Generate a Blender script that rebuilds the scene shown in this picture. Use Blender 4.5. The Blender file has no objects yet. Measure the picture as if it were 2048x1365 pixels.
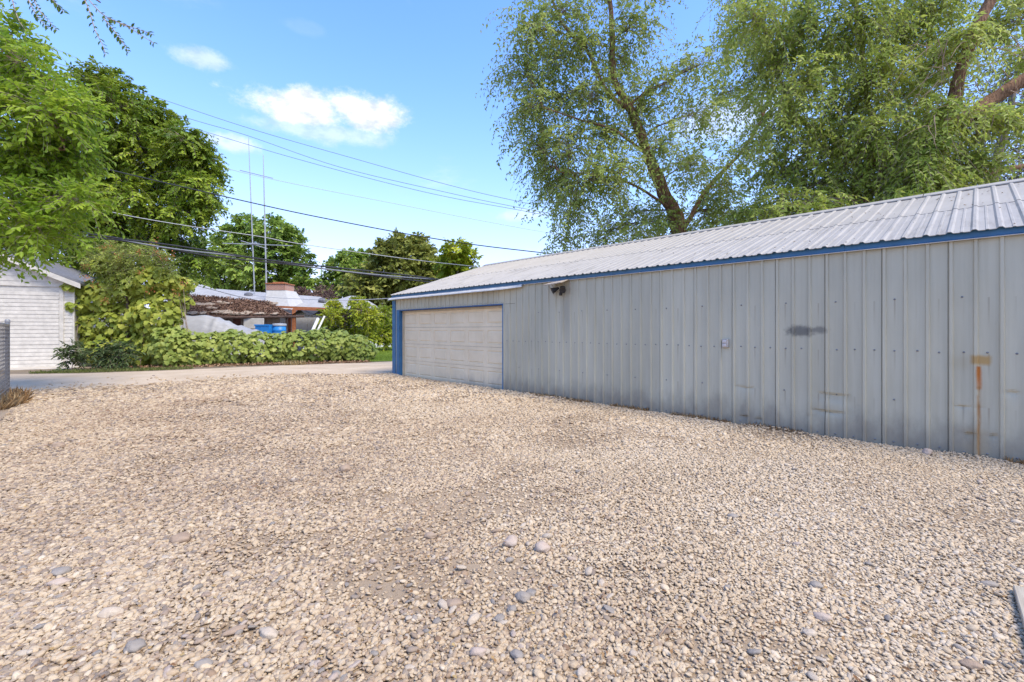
import bpy, math, random
import numpy as np
from mathutils import Vector, Matrix, noise as mnoise

random.seed(7)
RNG = np.random.default_rng(7)
S = bpy.context.scene
COL = S.collection
F, CX, HY, CAMH = 900.0, 1024.0, 660.0, 1.48      # focal length, centre and horizon in photo pixels; eye height

# ------------------------------------------------------------------ camera
cam_d = bpy.data.cameras.new('camera')
cam_d.sensor_width = 36.0
cam_d.lens = 36.0 * F / 2048.0
cam_d.shift_y = -(682.5 - HY) / 2048.0
cam_d.clip_start = 0.05
cam_d.clip_end = 3000.0
cam = bpy.data.objects.new('camera', cam_d)
COL.objects.link(cam)
cam.location = (0, 0, CAMH)
cam.rotation_euler = (math.radians(90), 0, 0)
S.camera = cam

# ------------------------------------------------------------------ light
SUN_DIR = Vector((0.54, -0.48, 1.12)).normalized()
SUN_EL = math.asin(SUN_DIR.z)
SUN_ROT = math.atan2(SUN_DIR.x, SUN_DIR.y)
world = bpy.data.worlds.new('World')
S.world = world
world.use_nodes = True
sun_d = bpy.data.lights.new('sun', 'SUN')
sun_d.energy = 2.2
sun_d.angle = math.radians(26)
sun_d.color = (1.0, 0.91, 0.77)
sun = bpy.data.objects.new('sun', sun_d)
COL.objects.link(sun)
sun.rotation_euler = SUN_DIR.to_track_quat('Z', 'Y').to_euler()
S.view_settings.view_transform = 'Standard'
S.view_settings.look = 'None'
S.view_settings.exposure = 1.15
S.view_settings.gamma = 1.0
S.view_settings.use_curve_mapping = False
S.cycles.max_bounces = 6
S.cycles.diffuse_bounces = 3
S.cycles.glossy_bounces = 2
S.cycles.transmission_bounces = 4


# ------------------------------------------------------------------ node helpers
class NT:
    def __init__(self, tree):
        self.t = tree
        self.n = tree.nodes
        self.l = tree.links

    def new(self, kind, **kw):
        nd = self.n.new(kind)
        for k, v in kw.items():
            setattr(nd, k, v)
        return nd

    def put(self, sock, v):
        if v is None:
            return
        if isinstance(v, bpy.types.NodeSocket):
            self.l.new(v, sock)
        else:
            if isinstance(v, (tuple, list)) and sock.type == 'RGBA' and len(v) == 3:
                v = (*v, 1.0)
            sock.default_value = v

    def m(self, op, a, b=None, c=None, clamp=False):
        nd = self.new('ShaderNodeMath', operation=op)
        nd.use_clamp = clamp
        self.put(nd.inputs[0], a)
        self.put(nd.inputs[1], b)
        self.put(nd.inputs[2], c)
        return nd.outputs[0]

    def mix(self, fac, a, b, mode='MIX'):
        nd = self.new('ShaderNodeMix', data_type='RGBA', blend_type=mode)
        nd.clamp_factor = True
        self.put(nd.inputs[0], fac)
        self.put(nd.inputs[6], a)
        self.put(nd.inputs[7], b)
        return nd.outputs[2]

    def noise(self, vec, scale, detail=4.0, rough=0.55, dist=0.0):
        nd = self.new('ShaderNodeTexNoise')
        self.put(nd.inputs['Vector'], vec)
        self.put(nd.inputs['Scale'], scale)
        nd.inputs['Detail'].default_value = detail
        nd.inputs['Roughness'].default_value = rough
        nd.inputs['Distortion'].default_value = dist
        return nd.outputs['Fac']

    def scale(self, vec, s):
        nd = self.new('ShaderNodeVectorMath', operation='MULTIPLY')
        self.put(nd.inputs[0], vec)
        self.put(nd.inputs[1], s)
        return nd.outputs[0]

    def step(self, x, lo, hi):
        nd = self.new('ShaderNodeMapRange', interpolation_type='SMOOTHSTEP')
        self.put(nd.inputs[0], x)
        self.put(nd.inputs[1], lo)
        self.put(nd.inputs[2], hi)
        return nd.outputs[0]

    def ramp(self, x, stops):
        nd = self.new('ShaderNodeValToRGB')
        el = nd.color_ramp.elements
        while len(el) < len(stops):
            el.new(0.5)
        for e, (p, c) in zip(el, stops):
            e.position = p
            e.color = (*c, 1.0) if len(c) == 3 else c
        self.put(nd.inputs[0], x)
        return nd.outputs[0]

    def coords(self, obj=None):
        nd = self.new('ShaderNodeTexCoord')
        if obj:
            nd.object = obj
        return nd.outputs['Object']

    def sep(self, v):
        nd = self.new('ShaderNodeSeparateXYZ')
        self.put(nd.inputs[0], v)
        return nd.outputs

    def bump(self, h, strength=0.4, dist=0.01):
        nd = self.new('ShaderNodeBump')
        nd.inputs['Strength'].default_value = strength
        nd.inputs['Distance'].default_value = dist
        self.put(nd.inputs['Height'], h)
        return nd.outputs[0]


def material(name):
    mt = bpy.data.materials.new(name)
    mt.use_nodes = True
    nt = NT(mt.node_tree)
    b = nt.n['Principled BSDF']
    return mt, nt, b


def simple(name, col, rough=0.6, var=0.25, scale=6.0, bump=0.0, bscale=60.0, metal=0.0, spec=0.4, dirt=None, stretch=(1, 1, 1)):
    """plain procedural material: mottled base colour, optional dirt colour, fine relief"""
    mt, nt, b = material(name)
    co = nt.coords()
    if stretch != (1, 1, 1):
        co = nt.scale(co, stretch)
    n = nt.noise(co, scale, 6)
    lo = tuple(c * (1 - var) for c in col)
    hi = tuple(min(1, c * (1 + var)) for c in col)
    c = nt.ramp(n, [(0.3, lo), (0.7, hi)])
    if dirt:
        d = nt.step(nt.noise(co, scale * 0.45, 8, 0.7), 0.5, 0.72)
        c = nt.mix(nt.m('MULTIPLY', d, 0.7), c, dirt)
    nt.put(b.inputs['Base Color'], c)
    rn = nt.noise(co, scale * 2, 3)
    nt.put(b.inputs['Roughness'], nt.m('MULTIPLY_ADD', rn, 0.25, rough - 0.12))
    b.inputs['Metallic'].default_value = metal
    b.inputs['Specular IOR Level'].default_value = spec
    if bump:
        nt.put(b.inputs['Normal'], nt.bump(nt.noise(co, bscale, 5), bump))
    return mt


# ------------------------------------------------------------------ sky
def build_sky():
    nt = NT(world.node_tree)
    bg = nt.n['Background']
    sky = nt.new('ShaderNodeTexSky')
    sky.sky_type = 'NISHITA'
    sky.sun_disc = False
    sky.sun_elevation = SUN_EL
    sky.sun_rotation = SUN_ROT
    sky.altitude = 300
    sky.air_density = 1.0
    sky.dust_density = 0.3
    sky.ozone_density = 3.5
    d = nt.new('ShaderNodeTexCoord').outputs['Generated']
    x, y, z = nt.sep(d)
    # longitude / latitude of the view direction; clouds stand at fixed bearings in the sky
    az = nt.m('ARCTAN2', x, y)
    el = nt.m('ARCSINE', z)
    warp = nt.noise(d, 7.0, 7, 0.62)
    warp2 = nt.noise(nt.scale(d, (1, 1, 1.7)), 17.0, 10, 0.72)
    total = None
    fluffy = []
    for (ca, ce, wa, we, dens) in CLOUDS:
        du = nt.m('DIVIDE', nt.m('SUBTRACT', az, ca), wa)
        dv = nt.m('DIVIDE', nt.m('SUBTRACT', el, ce), we)
        r = nt.m('SQRT', nt.m('ADD', nt.m('MULTIPLY', du, du), nt.m('MULTIPLY', dv, dv)))
        body = nt.m('SUBTRACT', 1.0, r)
        body = nt.m('ADD', body, nt.m('MULTIPLY_ADD', warp, 1.7, -0.85))
        body = nt.m('ADD', body, nt.m('MULTIPLY_ADD', warp2, 1.3, -0.65))
        mk = nt.m('MULTIPLY', nt.step(body, -0.05, 0.62), dens)
        total = mk if total is None else nt.m('MAXIMUM', total, mk)
    # thin scattered fair-weather wisps all round the sky
    wis = nt.m('MULTIPLY', nt.step(nt.noise(nt.scale(d, (1, 1, 3)), 3.0, 8, 0.62), 0.56, 0.85), 0.5)
    total = nt.m('MAXIMUM', total, wis)
    shade = nt.step(nt.noise(nt.scale(d, (1, 1, 2.0)), 21.0, 5, 0.6), 0.28, 0.62)
    cloud = nt.mix(shade, (2.5, 2.75, 3.45), (4.4, 4.45, 4.5))
    # deepen the blue overhead, roll off the glare at the horizon
    gm_ = nt.new('ShaderNodeGamma')
    nt.l.new(sky.outputs[0], gm_.inputs[0])
    gm_.inputs[1].default_value = 1.75
    ch = []
    for k_, s_ in zip(nt.sep(gm_.outputs[0]), (1.30, 1.33, 1.90)):
        ch.append(nt.m('DIVIDE', nt.m('MULTIPLY', k_, s_), nt.m('MULTIPLY_ADD', k_, 0.25, 1.0)))
    cc = nt.new('ShaderNodeCombineXYZ')
    for k_ in range(3):
        nt.put(cc.inputs[k_], ch[k_])
    c = nt.mix(total, cc.outputs[0], cloud)
    nt.put(bg.inputs['Color'], c)
    bg.inputs['Strength'].default_value = 0.14


def bearing(px, py):
    d = Vector(((px - CX) / F, 1.0, (HY - py) / F)).normalized()
    return math.atan2(d.x, d.y), math.asin(d.z)


CLOUDS = []
for (px, py, wpx, hpx, dens) in ((585, 214, 150, 42, 0.95), (735, 226, 115, 44, 1.0), (405, 117, 66, 22, 0.42),
                                 (465, 285, 62, 18, 0.5), (1050, 428, 80, 20, 0.3), (1440, 240, 150, 60, 0.45),
                                 (640, 262, 190, 26, 0.4), (610, 55, 50, 14, 0.06)):
    a0, e0 = bearing(px, py)
    CLOUDS.append((a0, e0, wpx / F * 0.82, hpx / F * 0.82, dens))
for k in range(9):
    CLOUDS.append((math.radians(75 + 27 * k), math.radians(18 + 9 * ((k * 7) % 4)), 0.2, 0.06, 0.9))
build_sky()


# ------------------------------------------------------------------ geometry helpers
def at(px, py, Z):
    return Vector(((px - CX) / F * Z, Z, CAMH + (HY - py) / F * Z))


def gp(px, py):
    Z = CAMH * F / (py - HY)
    return Vector(((px - CX) / F * Z, Z, 0.0))


class MB:
    """collects faces for one mesh object"""

    def __init__(self):
        self.v = []
        self.f = []

    def add(self, vs, fs):
        o = len(self.v)
        self.v += [tuple(p) for p in vs]
        self.f += [tuple(i + o for i in q) for q in fs]

    def box(self, x0, x1, y0, y1, z0, z1, M=None):
        vs = [Vector(p) for p in ((x0, y0, z0), (x1, y0, z0), (x1, y1, z0), (x0, y1, z0), (x0, y0, z1), (x1, y0, z1), (x1, y1, z1), (x0, y1, z1))]
        if M is not None:
            vs = [M @ p for p in vs]
        self.add(vs, [(0, 3, 2, 1), (4, 5, 6, 7), (0, 1, 5, 4), (1, 2, 6, 5), (2, 3, 7, 6), (3, 0, 4, 7)])

    def cbox(self, x0, x1, y0, y1, z0, z1, c=0.006, M=None):
        """box with chamfered vertical and horizontal edges"""
        xs, ys, zs = (x0, x1), (y0, y1), (z0, z1)
        import itertools
        bmv = []
        for ix, iy, iz in itertools.product((0, 1), repeat=3):
            sx, sy, sz = (1 - 2 * ix) * c, (1 - 2 * iy) * c, (1 - 2 * iz) * c
            x, y, z = xs[ix], ys[iy], zs[iz]
            bmv.append((x, y + sy, z + sz))
            bmv.append((x + sx, y, z + sz))
            bmv.append((x + sx, y + sy, z))
        idx = lambda ix, iy, iz, k: ((ix * 2 + iy) * 2 + iz) * 3 + k
        fs = []
        for ix in (0, 1):
            q = [idx(ix, 0, 0, 0), idx(ix, 1, 0, 0), idx(ix, 1, 1, 0), idx(ix, 0, 1, 0)]
            fs.append(q if ix else q[::-1])
        for iy in (0, 1):
            q = [idx(0, iy, 0, 1), idx(0, iy, 1, 1), idx(1, iy, 1, 1), idx(1, iy, 0, 1)]
            fs.append(q if iy else q[::-1])
        for iz in (0, 1):
            q = [idx(0, 0, iz, 2), idx(1, 0, iz, 2), idx(1, 1, iz, 2), idx(0, 1, iz, 2)]
            fs.append(q if iz else q[::-1])
        for a, b in itertools.product((0, 1), repeat=2):
            fs.append((idx(a, b, 0, 0), idx(a, b, 1, 0), idx(a, b, 1, 1), idx(a, b, 0, 1)))
            fs.append((idx(a, 0, b, 0), idx(a, 1, b, 0), idx(a, 1, b, 2), idx(a, 0, b, 2)))
            fs.append((idx(0, a, b, 1), idx(1, a, b, 1), idx(1, a, b, 2), idx(0, a, b, 2)))
        for ix, iy, iz in itertools.product((0, 1), repeat=3):
            fs.append((idx(ix, iy, iz, 0), idx(ix, iy, iz, 1), idx(ix, iy, iz, 2)))
        vs = [Vector(p) for p in bmv]
        if M is not None:
            vs = [M @ p for p in vs]
        self.add(vs, fs)

    def tube(self, pts, rad, n=6, cap=True):
        pts = [Vector(p) for p in pts]
        if not isinstance(rad, (list, tuple)):
            rad = [rad] * len(pts)
        vs, fs = [], []
        prev = None
        for i, p in enumerate(pts):
            t = (pts[min(i + 1, len(pts) - 1)] - pts[max(i - 1, 0)])
            t = t.normalized() if t.length > 1e-9 else Vector((0, 0, 1))
            if prev is None:
                u = t.orthogonal().normalized()
            else:
                u = (prev - t * prev.dot(t))
                u = u.normalized() if u.length > 1e-6 else t.orthogonal().normalized()
            prev = u
            w = t.cross(u)
            for k in range(n):
                a = 2 * math.pi * k / n
                vs.append(p + (u * math.cos(a) + w * math.sin(a)) * rad[i])
        for i in range(len(pts) - 1):
            for k in range(n):
                fs.append((i * n + k, i * n + (k + 1) % n, (i + 1) * n + (k + 1) % n, (i + 1) * n + k))
        if cap:
            fs.append(tuple(range(n))[::-1])
            fs.append(tuple((len(pts) - 1) * n + k for k in range(n)))
        self.add(vs, fs)

    def lathe(self, prof, n=24, M=None):
        vs, fs = [], []
        for r, z in prof:
            for k in range(n):
                a = 2 * math.pi * k / n
                p = Vector((r * math.cos(a), r * math.sin(a), z))
                vs.append(M @ p if M is not None else p)
        for i in range(len(prof) - 1):
            for k in range(n):
                fs.append((i * n + k, i * n + (k + 1) % n, (i + 1) * n + (k + 1) % n, (i + 1) * n + k))
        fs.append(tuple(range(n))[::-1])
        fs.append(tuple((len(prof) - 1) * n + k for k in range(n)))
        self.add(vs, fs)

    def quad(self, a, b, c, d):
        self.add([a, b, c, d], [(0, 1, 2, 3)])

    def grid(self, P):
        """P[i][j] of points"""
        r, c = len(P), len(P[0])
        self.add([p for row in P for p in row],
                 [(i * c + j, i * c + j + 1, (i + 1) * c + j + 1, (i + 1) * c + j) for i in range(r - 1) for j in range(c - 1)])

    def mesh(self, name):
        me = bpy.data.meshes.new(name)
        me.from_pydata(self.v, [], self.f)
        me.validate()
        return me

    def build(self, name, mat, parent=None, smooth=False, loc=None, kind=None):
        me = self.mesh(name)
        return link(name, me, mat, parent, smooth, loc, kind)


def link(name, me, mat, parent=None, smooth=False, loc=None, kind=None):
    if mat is not None and not me.materials:
        me.materials.append(mat)
    if smooth:
        me.polygons.foreach_set('use_smooth', [True] * len(me.polygons))
    o = bpy.data.objects.new(name, me)
    COL.objects.link(o)
    if parent is not None:
        o.parent = parent
    if loc is not None:
        o.location = loc
    if kind:
        o['kind'] = kind
    return o


def empty(name, loc=(0, 0, 0), rz=0.0, label=None, cat=None, group=None):
    o = bpy.data.objects.new(name, None)
    COL.objects.link(o)
    o.empty_display_size = 0.2
    o.location = loc
    o.rotation_euler = (0, 0, rz)
    if label:
        tag(o, label, cat, group)
    return o


def tag(o, label, cat, group=None):
    o['label'] = label
    o['category'] = cat
    if group:
        o['group'] = group
    return o


def numpy_mesh(name, V, faces_flat, face_len, attr=None):
    """V (n,3); faces_flat index array; face_len vertices per face; attr dict of per-point floats"""
    me = bpy.data.meshes.new(name)
    nf = len(faces_flat) // face_len
    me.vertices.add(len(V))
    me.vertices.foreach_set('co', np.ascontiguousarray(V, dtype=np.float32).ravel())
    me.loops.add(len(faces_flat))
    me.loops.foreach_set('vertex_index', np.ascontiguousarray(faces_flat, dtype=np.int32))
    me.polygons.add(nf)
    me.polygons.foreach_set('loop_start', np.arange(0, nf * face_len, face_len, dtype=np.int32))
    me.update(calc_edges=True)
    for k, a in (attr or {}).items():
        at_ = me.attributes.new(k, 'FLOAT', 'POINT')
        at_.data.foreach_set('value', np.ascontiguousarray(a, dtype=np.float32))
    return me


def unit(a):
    return a / np.maximum(np.linalg.norm(a, axis=-1, keepdims=True), 1e-9)


KITE = (np.array([(0, 0, 0), (0.42, 0.5, 0.10), (1, 0, -0.06), (0.42, -0.5, 0.10)]), [(0, 1, 2), (0, 2, 3)])
OVAL = (np.array([(0, 0, 0), (0.22, 0.40, 0.07), (0.62, 0.42, 0.06), (1, 0, -0.10), (0.62, -0.42, 0.06), (0.22, -0.40, 0.07)]),
        [(0, 1, 2), (0, 2, 3), (0, 3, 4), (0, 4, 5)])
VINE = (np.array([(0, 0, 0), (-0.13, 0.34, 0.05), (0.16, 0.58, 0.02), (0.42, 0.36, 0.08), (0.62, 0.46, 0.02), (1.0, 0, -0.12),
                  (0.62, -0.46, 0.02), (0.42, -0.36, 0.08), (0.16, -0.58, 0.02), (-0.13, -0.34, 0.05), (0.4, 0, 0.10)]),
        [(10, 0, 1), (10, 1, 2), (10, 2, 3), (10, 3, 4), (10, 4, 5), (10, 5, 6), (10, 6, 7), (10, 7, 8), (10, 8, 9), (10, 9, 0)])


def leaf_mesh(name, P, D, Nrm, L, W, val, shape=KITE):
    """one mesh of many leaves: base points P, axes D, face normals Nrm, lengths L, widths W, colour value val"""
    D = unit(D)
    side = unit(np.cross(Nrm, D))
    up = np.cross(D, side)
    T, fs = shape
    k = len(T)
    V = (P[:, None, :] + D[:, None, :] * (T[None, :, 0:1] * L[:, None, None]) + side[:, None, :] * (T[None, :, 1:2] * W[:, None, None])
         + up[:, None, :] * (T[None, :, 2:3] * L[:, None, None]))
    n = len(P)
    f = (np.array(fs)[None, :, :] + (np.arange(n) * k)[:, None, None]).reshape(-1)
    return numpy_mesh(name, V.reshape(-1, 3), f, 3, {'leaf': np.repeat(val, k)})


def rand_unit(n):
    return unit(RNG.normal(size=(n, 3)))


def twig_tubes(mbv, mbf, PTS, r0):
    """PTS (n,k,3): thin three-sided tubes appended to numpy lists"""
    n, k, _ = PTS.shape
    T = np.gradient(PTS, axis=1)
    T = unit(T)
    ref = np.where(np.abs(T[..., 2:3]) > 0.9, np.array([1.0, 0, 0]), np.array([0, 0, 1.0]))
    u = unit(np.cross(T, ref))
    w = np.cross(T, u)
    rad = (np.linspace(1, 0.35, k)[None, :, None] * np.asarray(r0).reshape(-1, 1, 1))
    rings = [PTS + (u * math.cos(a) + w * math.sin(a)) * rad for a in (0, 2.094, 4.189)]
    V = np.stack(rings, axis=2).reshape(-1, 3)
    base = sum(len(v) for v in mbv)
    i = np.arange(n)[:, None, None] * (k * 3) + np.arange(k - 1)[None, :, None] * 3
    j = np.arange(3)[None, None, :]
    a = i + j
    b = i + (j + 1) % 3
    q = np.stack([a, b, b + 3, a + 3], axis=-1).reshape(-1, 4)
    mbv.append(V)
    mbf.append(q + base)


def bez(a, b, c, d, n):
    t = np.linspace(0, 1, n)[:, None]
    return (1 - t) ** 3 * a + 3 * (1 - t) ** 2 * t * b + 3 * (1 - t) * t * t * c + t ** 3 * d


# ------------------------------------------------------------------ leaf / bark materials
def leaf_mat(name, dark, mid, light, transl=0.3, rough=0.45):
    mt, nt, b = material(name)
    a = nt.new('ShaderNodeAttribute', attribute_name='leaf').outputs['Fac']
    c = nt.ramp(a, [(0.0, dark), (0.5, mid), (1.0, light)])
    big = nt.noise(nt.coords(), 0.8, 3)
    c = nt.mix(nt.step(big, 0.35, 0.75), c, nt.mix(0.5, c, light))
    nt.put(b.inputs['Base Color'], c)
    b.inputs['Roughness'].default_value = rough
    b.inputs['Specular IOR Level'].default_value = 0.18
    tr = nt.new('ShaderNodeBsdfTranslucent')
    nt.put(tr.inputs[0], nt.mix(0.4, c, tuple(min(1, x * 1.5) for x in light)))
    mx = nt.new('ShaderNodeMixShader')
    mx.inputs[0].default_value = transl
    nt.l.new(b.outputs[0], mx.inputs[1])
    nt.l.new(tr.outputs[0], mx.inputs[2])
    nt.l.new(mx.outputs[0], nt.n['Material Output'].inputs[0])
    return mt


def bark_mat(name, col, dark):
    mt, nt, b = material(name)
    co = nt.coords()
    n = nt.noise(nt.scale(co, (9, 9, 1.6)), 2.2, 8, 0.65, 0.6)
    nt.put(b.inputs['Base Color'], nt.ramp(n, [(0.32, dark), (0.62, col)]))
    b.inputs['Roughness'].default_value = 0.9
    b.inputs['Specular IOR Level'].default_value = 0.14
    nt.put(b.inputs['Normal'], nt.bump(n, 1.0, 0.12))
    return mt


BARK = bark_mat('elm_bark', (0.28, 0.21, 0.15), (0.08, 0.058, 0.042))
BARK_RED = bark_mat('red_brown_bark', (0.40, 0.235, 0.14), (0.11, 0.065, 0.042))
BARK_GREY = bark_mat('grey_bark', (0.28, 0.24, 0.19), (0.09, 0.075, 0.06))
TWIG = simple('twig_wood', (0.32, 0.25, 0.19), 0.85, 0.4, 20)

# ================================================================== GROUND
def ground_material(name, cols, scale, bump, fine=90.0):
    mt, nt, b = material(name)
    co = nt.coords()
    n = nt.noise(co, scale, 8, 0.62)
    f = nt.noise(co, fine, 4, 0.7)
    c = nt.ramp(nt.m('MULTIPLY_ADD', f, 0.45, nt.m('MULTIPLY', n, 0.6)), [(0.3, cols[0]), (0.52, cols[1]), (0.75, cols[2])])
    nt.put(b.inputs['Base Color'], c)
    b.inputs['Roughness'].default_value = 0.95
    b.inputs['Specular IOR Level'].default_value = 0.15
    nt.put(b.inputs['Normal'], nt.bump(nt.m('ADD', f, nt.m('MULTIPLY', n, 2.0)), bump, 0.012))
    return mt


EARTH = ground_material('dry_earth', ((0.13, 0.095, 0.062), (0.22, 0.17, 0.115), (0.32, 0.26, 0.18)), 0.7, 0.6)
ROADM = ground_material('packed_dirt_road', ((0.34, 0.255, 0.165), (0.50, 0.39, 0.265), (0.60, 0.49, 0.355)), 0.9, 0.55, 40)
BEDM = ground_material('gravel_fines', ((0.24, 0.165, 0.10), (0.36, 0.265, 0.17), (0.46, 0.355, 0.24)), 1.3, 0.8, 130)
CONC = simple('weathered_concrete', (0.50, 0.45, 0.38), 0.9, 0.15, 3, 0.4, 70)

g = MB()
R = 900
g.grid([[(x, y, 0.0) for x in (-R, -120, -40, 0, 40, 120, R)] for y in (-R, -60, 0, 30, 70, 150, R)])
ground = g.build('ground', EARTH)
ground['kind'] = 'structure'

# ------- garage frame: local x along the long wall (from its far corner), local y into the building
GA = 10.28
GC = Vector((GA - GA * 0 - 0.9633 * 14.69, 14.69, 0))
GC.x = GA - 0.9633 * 14.69
GE = Vector((0.9633, -1.0, 0)).normalized()
GROT = math.atan2(GE.y, GE.x)
GN = Vector((-GE.y, GE.x, 0))


def gs(px):
    """distance along the long wall of the point seen at photo column px"""
    Z = F * GA / (px - 157.0)
    return (14.69 - Z) * math.hypot(0.9633, 1.0)


def gz(px, py):
    Z = F * GA / (px - 157.0)
    return CAMH + (HY - py) / F * Z


def to_wall(p):
    d = Vector((p[0], p[1], 0)) - GC
    return d.dot(GE), d.dot(GN)


# ------- gravel yard: polygon between fence line, camera, garage wall and alley
def yard_far(x):
    """distance (y) of the yard's ragged far edge, where the alley begins"""
    return 20.4 + 0.90 * (x + 1.2) if x < -3.0 else 19.0


def wall_y(x):
    return 14.69 - (x - GC.x) / 0.9633      # garage wall line


yard_pts = []
y0 = -3.0
cols_x = np.linspace(-13.5, 12.0, 52)
gm = MB()
rows = []
for i, x in enumerate(cols_x):
    top = min(yard_far(x), 15.2)
    if x > GC.x:
        top = wall_y(x) + 0.06
    top = max(top, -2.9)
    rows.append([(x, y0 + (top - y0) * t, 0.012) for t in np.linspace(0, 1, 30)])
gm.grid(rows)
gm.f = [q[::-1] for q in gm.f]
yard = gm.build('gravel_yard', BEDM)
yard['kind'] = 'structure'

# ------- dirt alley
rd = MB()
fa = [gp(-700, 752), gp(-250, 752), gp(20, 749), gp(160, 748), gp(330, 742), gp(560, 732), gp(740, 726), gp(800, 723)]
fa = fa + [fa[-1] + Vector((9, 6.2, 0)), fa[-1] + Vector((26, 19, 0))]
na = [gp(-700, 812), gp(-250, 805), gp(20, 797), gp(160, 780), gp(330, 770), gp(560, 757), gp(700, 750), gp(790, 748)]
na = na + [na[-1] + Vector((11, 8.8, 0)), na[-1] + Vector((28, 22, 0))]
P = []
for a, b in zip(fa, na):
    P.append([(a.lerp(b, t).x, a.lerp(b, t).y, 0.009 + 0.02 * math.sin(math.pi * t) * (0.5 + 0.5 * math.cos(6.28 * t * 2))) for t in np.linspace(0, 1, 17)])
# densify along the length
P2 = []
for i in range(len(P) - 1):
    for k in range(6):
        t = k / 6
        P2.append([tuple(Vector(p).lerp(Vector(q), t) + Vector((0, 0.09 * mnoise.noise(Vector((p[0] * 2, t * 3, 5))) * (1 if j in (0, 16) else 0), 0)))
                   for j, (p, q) in enumerate(zip(P[i], P[i + 1]))])
P2.append(P[-1])
rd.grid(P2)
road = rd.build('alley_road', ROADM, smooth=True)
road['kind'] = 'structure'

# ------- lawn beyond the alley
lw = MB()
lawn_c = [gp(726, 724.5), gp(800, 722.5), Vector((-3.2, 24.5, 0)), Vector((3, 30, 0)), Vector((-5, 42, 0)), Vector((-13.8, 37.5, 0))]
lw.add([(p.x, p.y, 0.012) for p in lawn_c], [tuple(range(6))])
lawn = lw.build('lawn', ground_material('lawn_soil', ((0.13, 0.18, 0.03), (0.19, 0.26, 0.04), (0.25, 0.32, 0.06)), 1.0, 0.6))
lawn['kind'] = 'structure'
n = 22000
t1, t2 = RNG.random(n), RNG.random(n)
A_, B_, C_, D_ = (np.array(lawn_c[0]), np.array(lawn_c[1]) + [1.0, 0.7, 0], np.array(lawn_c[5]), np.array([-7.5, 38.0, 0]))
PP = (A_ * (1 - t1)[:, None] + B_ * t1[:, None]) * (1 - t2)[:, None] + (C_ * (1 - t1)[:, None] + D_ * t1[:, None]) * t2[:, None]
PP[:, 2] = 0.012
DD = np.stack([RNG.normal(0, 0.45, n), RNG.normal(0, 0.45, n), np.ones(n)], 1)
GRASS = leaf_mat('lawn_grass', (0.14, 0.22, 0.025), (0.23, 0.33, 0.04), (0.34, 0.42, 0.07), 0.3, 0.6)
o = link('grass', leaf_mesh('grass', PP, DD, rand_unit(n), RNG.uniform(0.04, 0.09, n), np.full(n, 0.012), RNG.random(n)), GRASS, lawn, kind='stuff')

# ------- concrete apron at the shed is built with the shed
# ================================================================== PEBBLES
def pebble_mesh(name, seed, flat=0.5, sub=2):
    import bmesh
    bm = bmesh.new()
    bmesh.ops.create_icosphere(bm, subdivisions=sub, radius=0.5)
    r = random.Random(seed)
    off = Vector((r.uniform(0, 50), r.uniform(0, 50), r.uniform(0, 50)))
    ax = r.uniform(0.52, 0.78)
    for v in bm.verts:
        d = v.co.normalized()
        k = 1 + 0.30 * mnoise.noise(d * 1.3 + off) + 0.10 * mnoise.noise(d * 3.1 + off)
        v.co = Vector((d.x * 0.5 * k, d.y * 0.5 * ax * k, d.z * 0.5 * flat * k))
        v.co.z = max(v.co.z, -0.5 * flat * 0.75)
    me = bpy.data.meshes.new(name)
    bm.to_mesh(me)
    bm.free()
    me.polygons.foreach_set('use_smooth', [True] * len(me.polygons))
    return me


def stone_mat():
    mt, nt, b = material('pebble_stone')
    tone = nt.new('ShaderNodeAttribute', attribute_type='INSTANCER', attribute_name='tone').outputs['Fac']
    grey = nt.new('ShaderNodeAttribute', attribute_type='INSTANCER', attribute_name='grey').outputs['Fac']
    c = nt.ramp(tone, [(0.0, (0.22, 0.14, 0.085)), (0.16, (0.36, 0.25, 0.155)), (0.45, (0.525, 0.398, 0.25)), (0.8, (0.62, 0.488, 0.32)), (1.0, (0.665, 0.55, 0.40))])
    gcol = nt.ramp(tone, [(0.0, (0.12, 0.10, 0.085)), (0.4, (0.25, 0.205, 0.165)), (0.62, (0.33, 0.235, 0.17)), (0.8, (0.28, 0.245, 0.205)), (1.0, (0.46, 0.39, 0.31))])
    c = nt.mix(grey, c, gcol)
    co = nt.coords()
    n = nt.noise(co, 4.0, 6, 0.7)
    c = nt.mix(nt.m('MULTIPLY', nt.step(n, 0.35, 0.7), 0.35), c, (0.29, 0.20, 0.13))
    nt.put(b.inputs['Base Color'], c)
    b.inputs['Roughness'].default_value = 0.85
    b.inputs['Specular IOR Level'].default_value = 0.2
    nt.put(b.inputs['Normal'], nt.bump(nt.noise(co, 9, 5, 0.7), 0.35, 0.05))
    return mt


def single_stone_mat(name, c0, c1):
    mt, nt, b = material(name)
    co = nt.coords()
    n = nt.noise(co, 3.2, 7, 0.68)
    oi = nt.new('ShaderNodeObjectInfo').outputs['Random']
    c = nt.mix(nt.step(n, 0.3, 0.72), c0, c1)
    c = nt.mix(nt.m('MULTIPLY', oi, 0.35), c, (0.42, 0.35, 0.27))
    nt.put(b.inputs['Base Color'], c)
    b.inputs['Roughness'].default_value = 0.88
    b.inputs['Specular IOR Level'].default_value = 0.2
    nt.put(b.inputs['Normal'], nt.bump(nt.noise(co, 10, 6, 0.7), 0.4, 0.05))
    return mt


STONE = stone_mat()
peb_col = bpy.data.collections.new('pebble_shapes')          # shapes only, not linked into the scene
peb_mesh = []
for k in range(9):
    me = pebble_mesh('pebble_shape', 100 + k, (0.5, 0.42, 0.36, 0.55, 0.3, 0.45, 0.4, 0.26, 0.5)[k])
    me.materials.append(STONE)
    peb_mesh.append(me)
    po = bpy.data.objects.new('pebble_shape', me)
    peb_col.objects.link(po)


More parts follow.
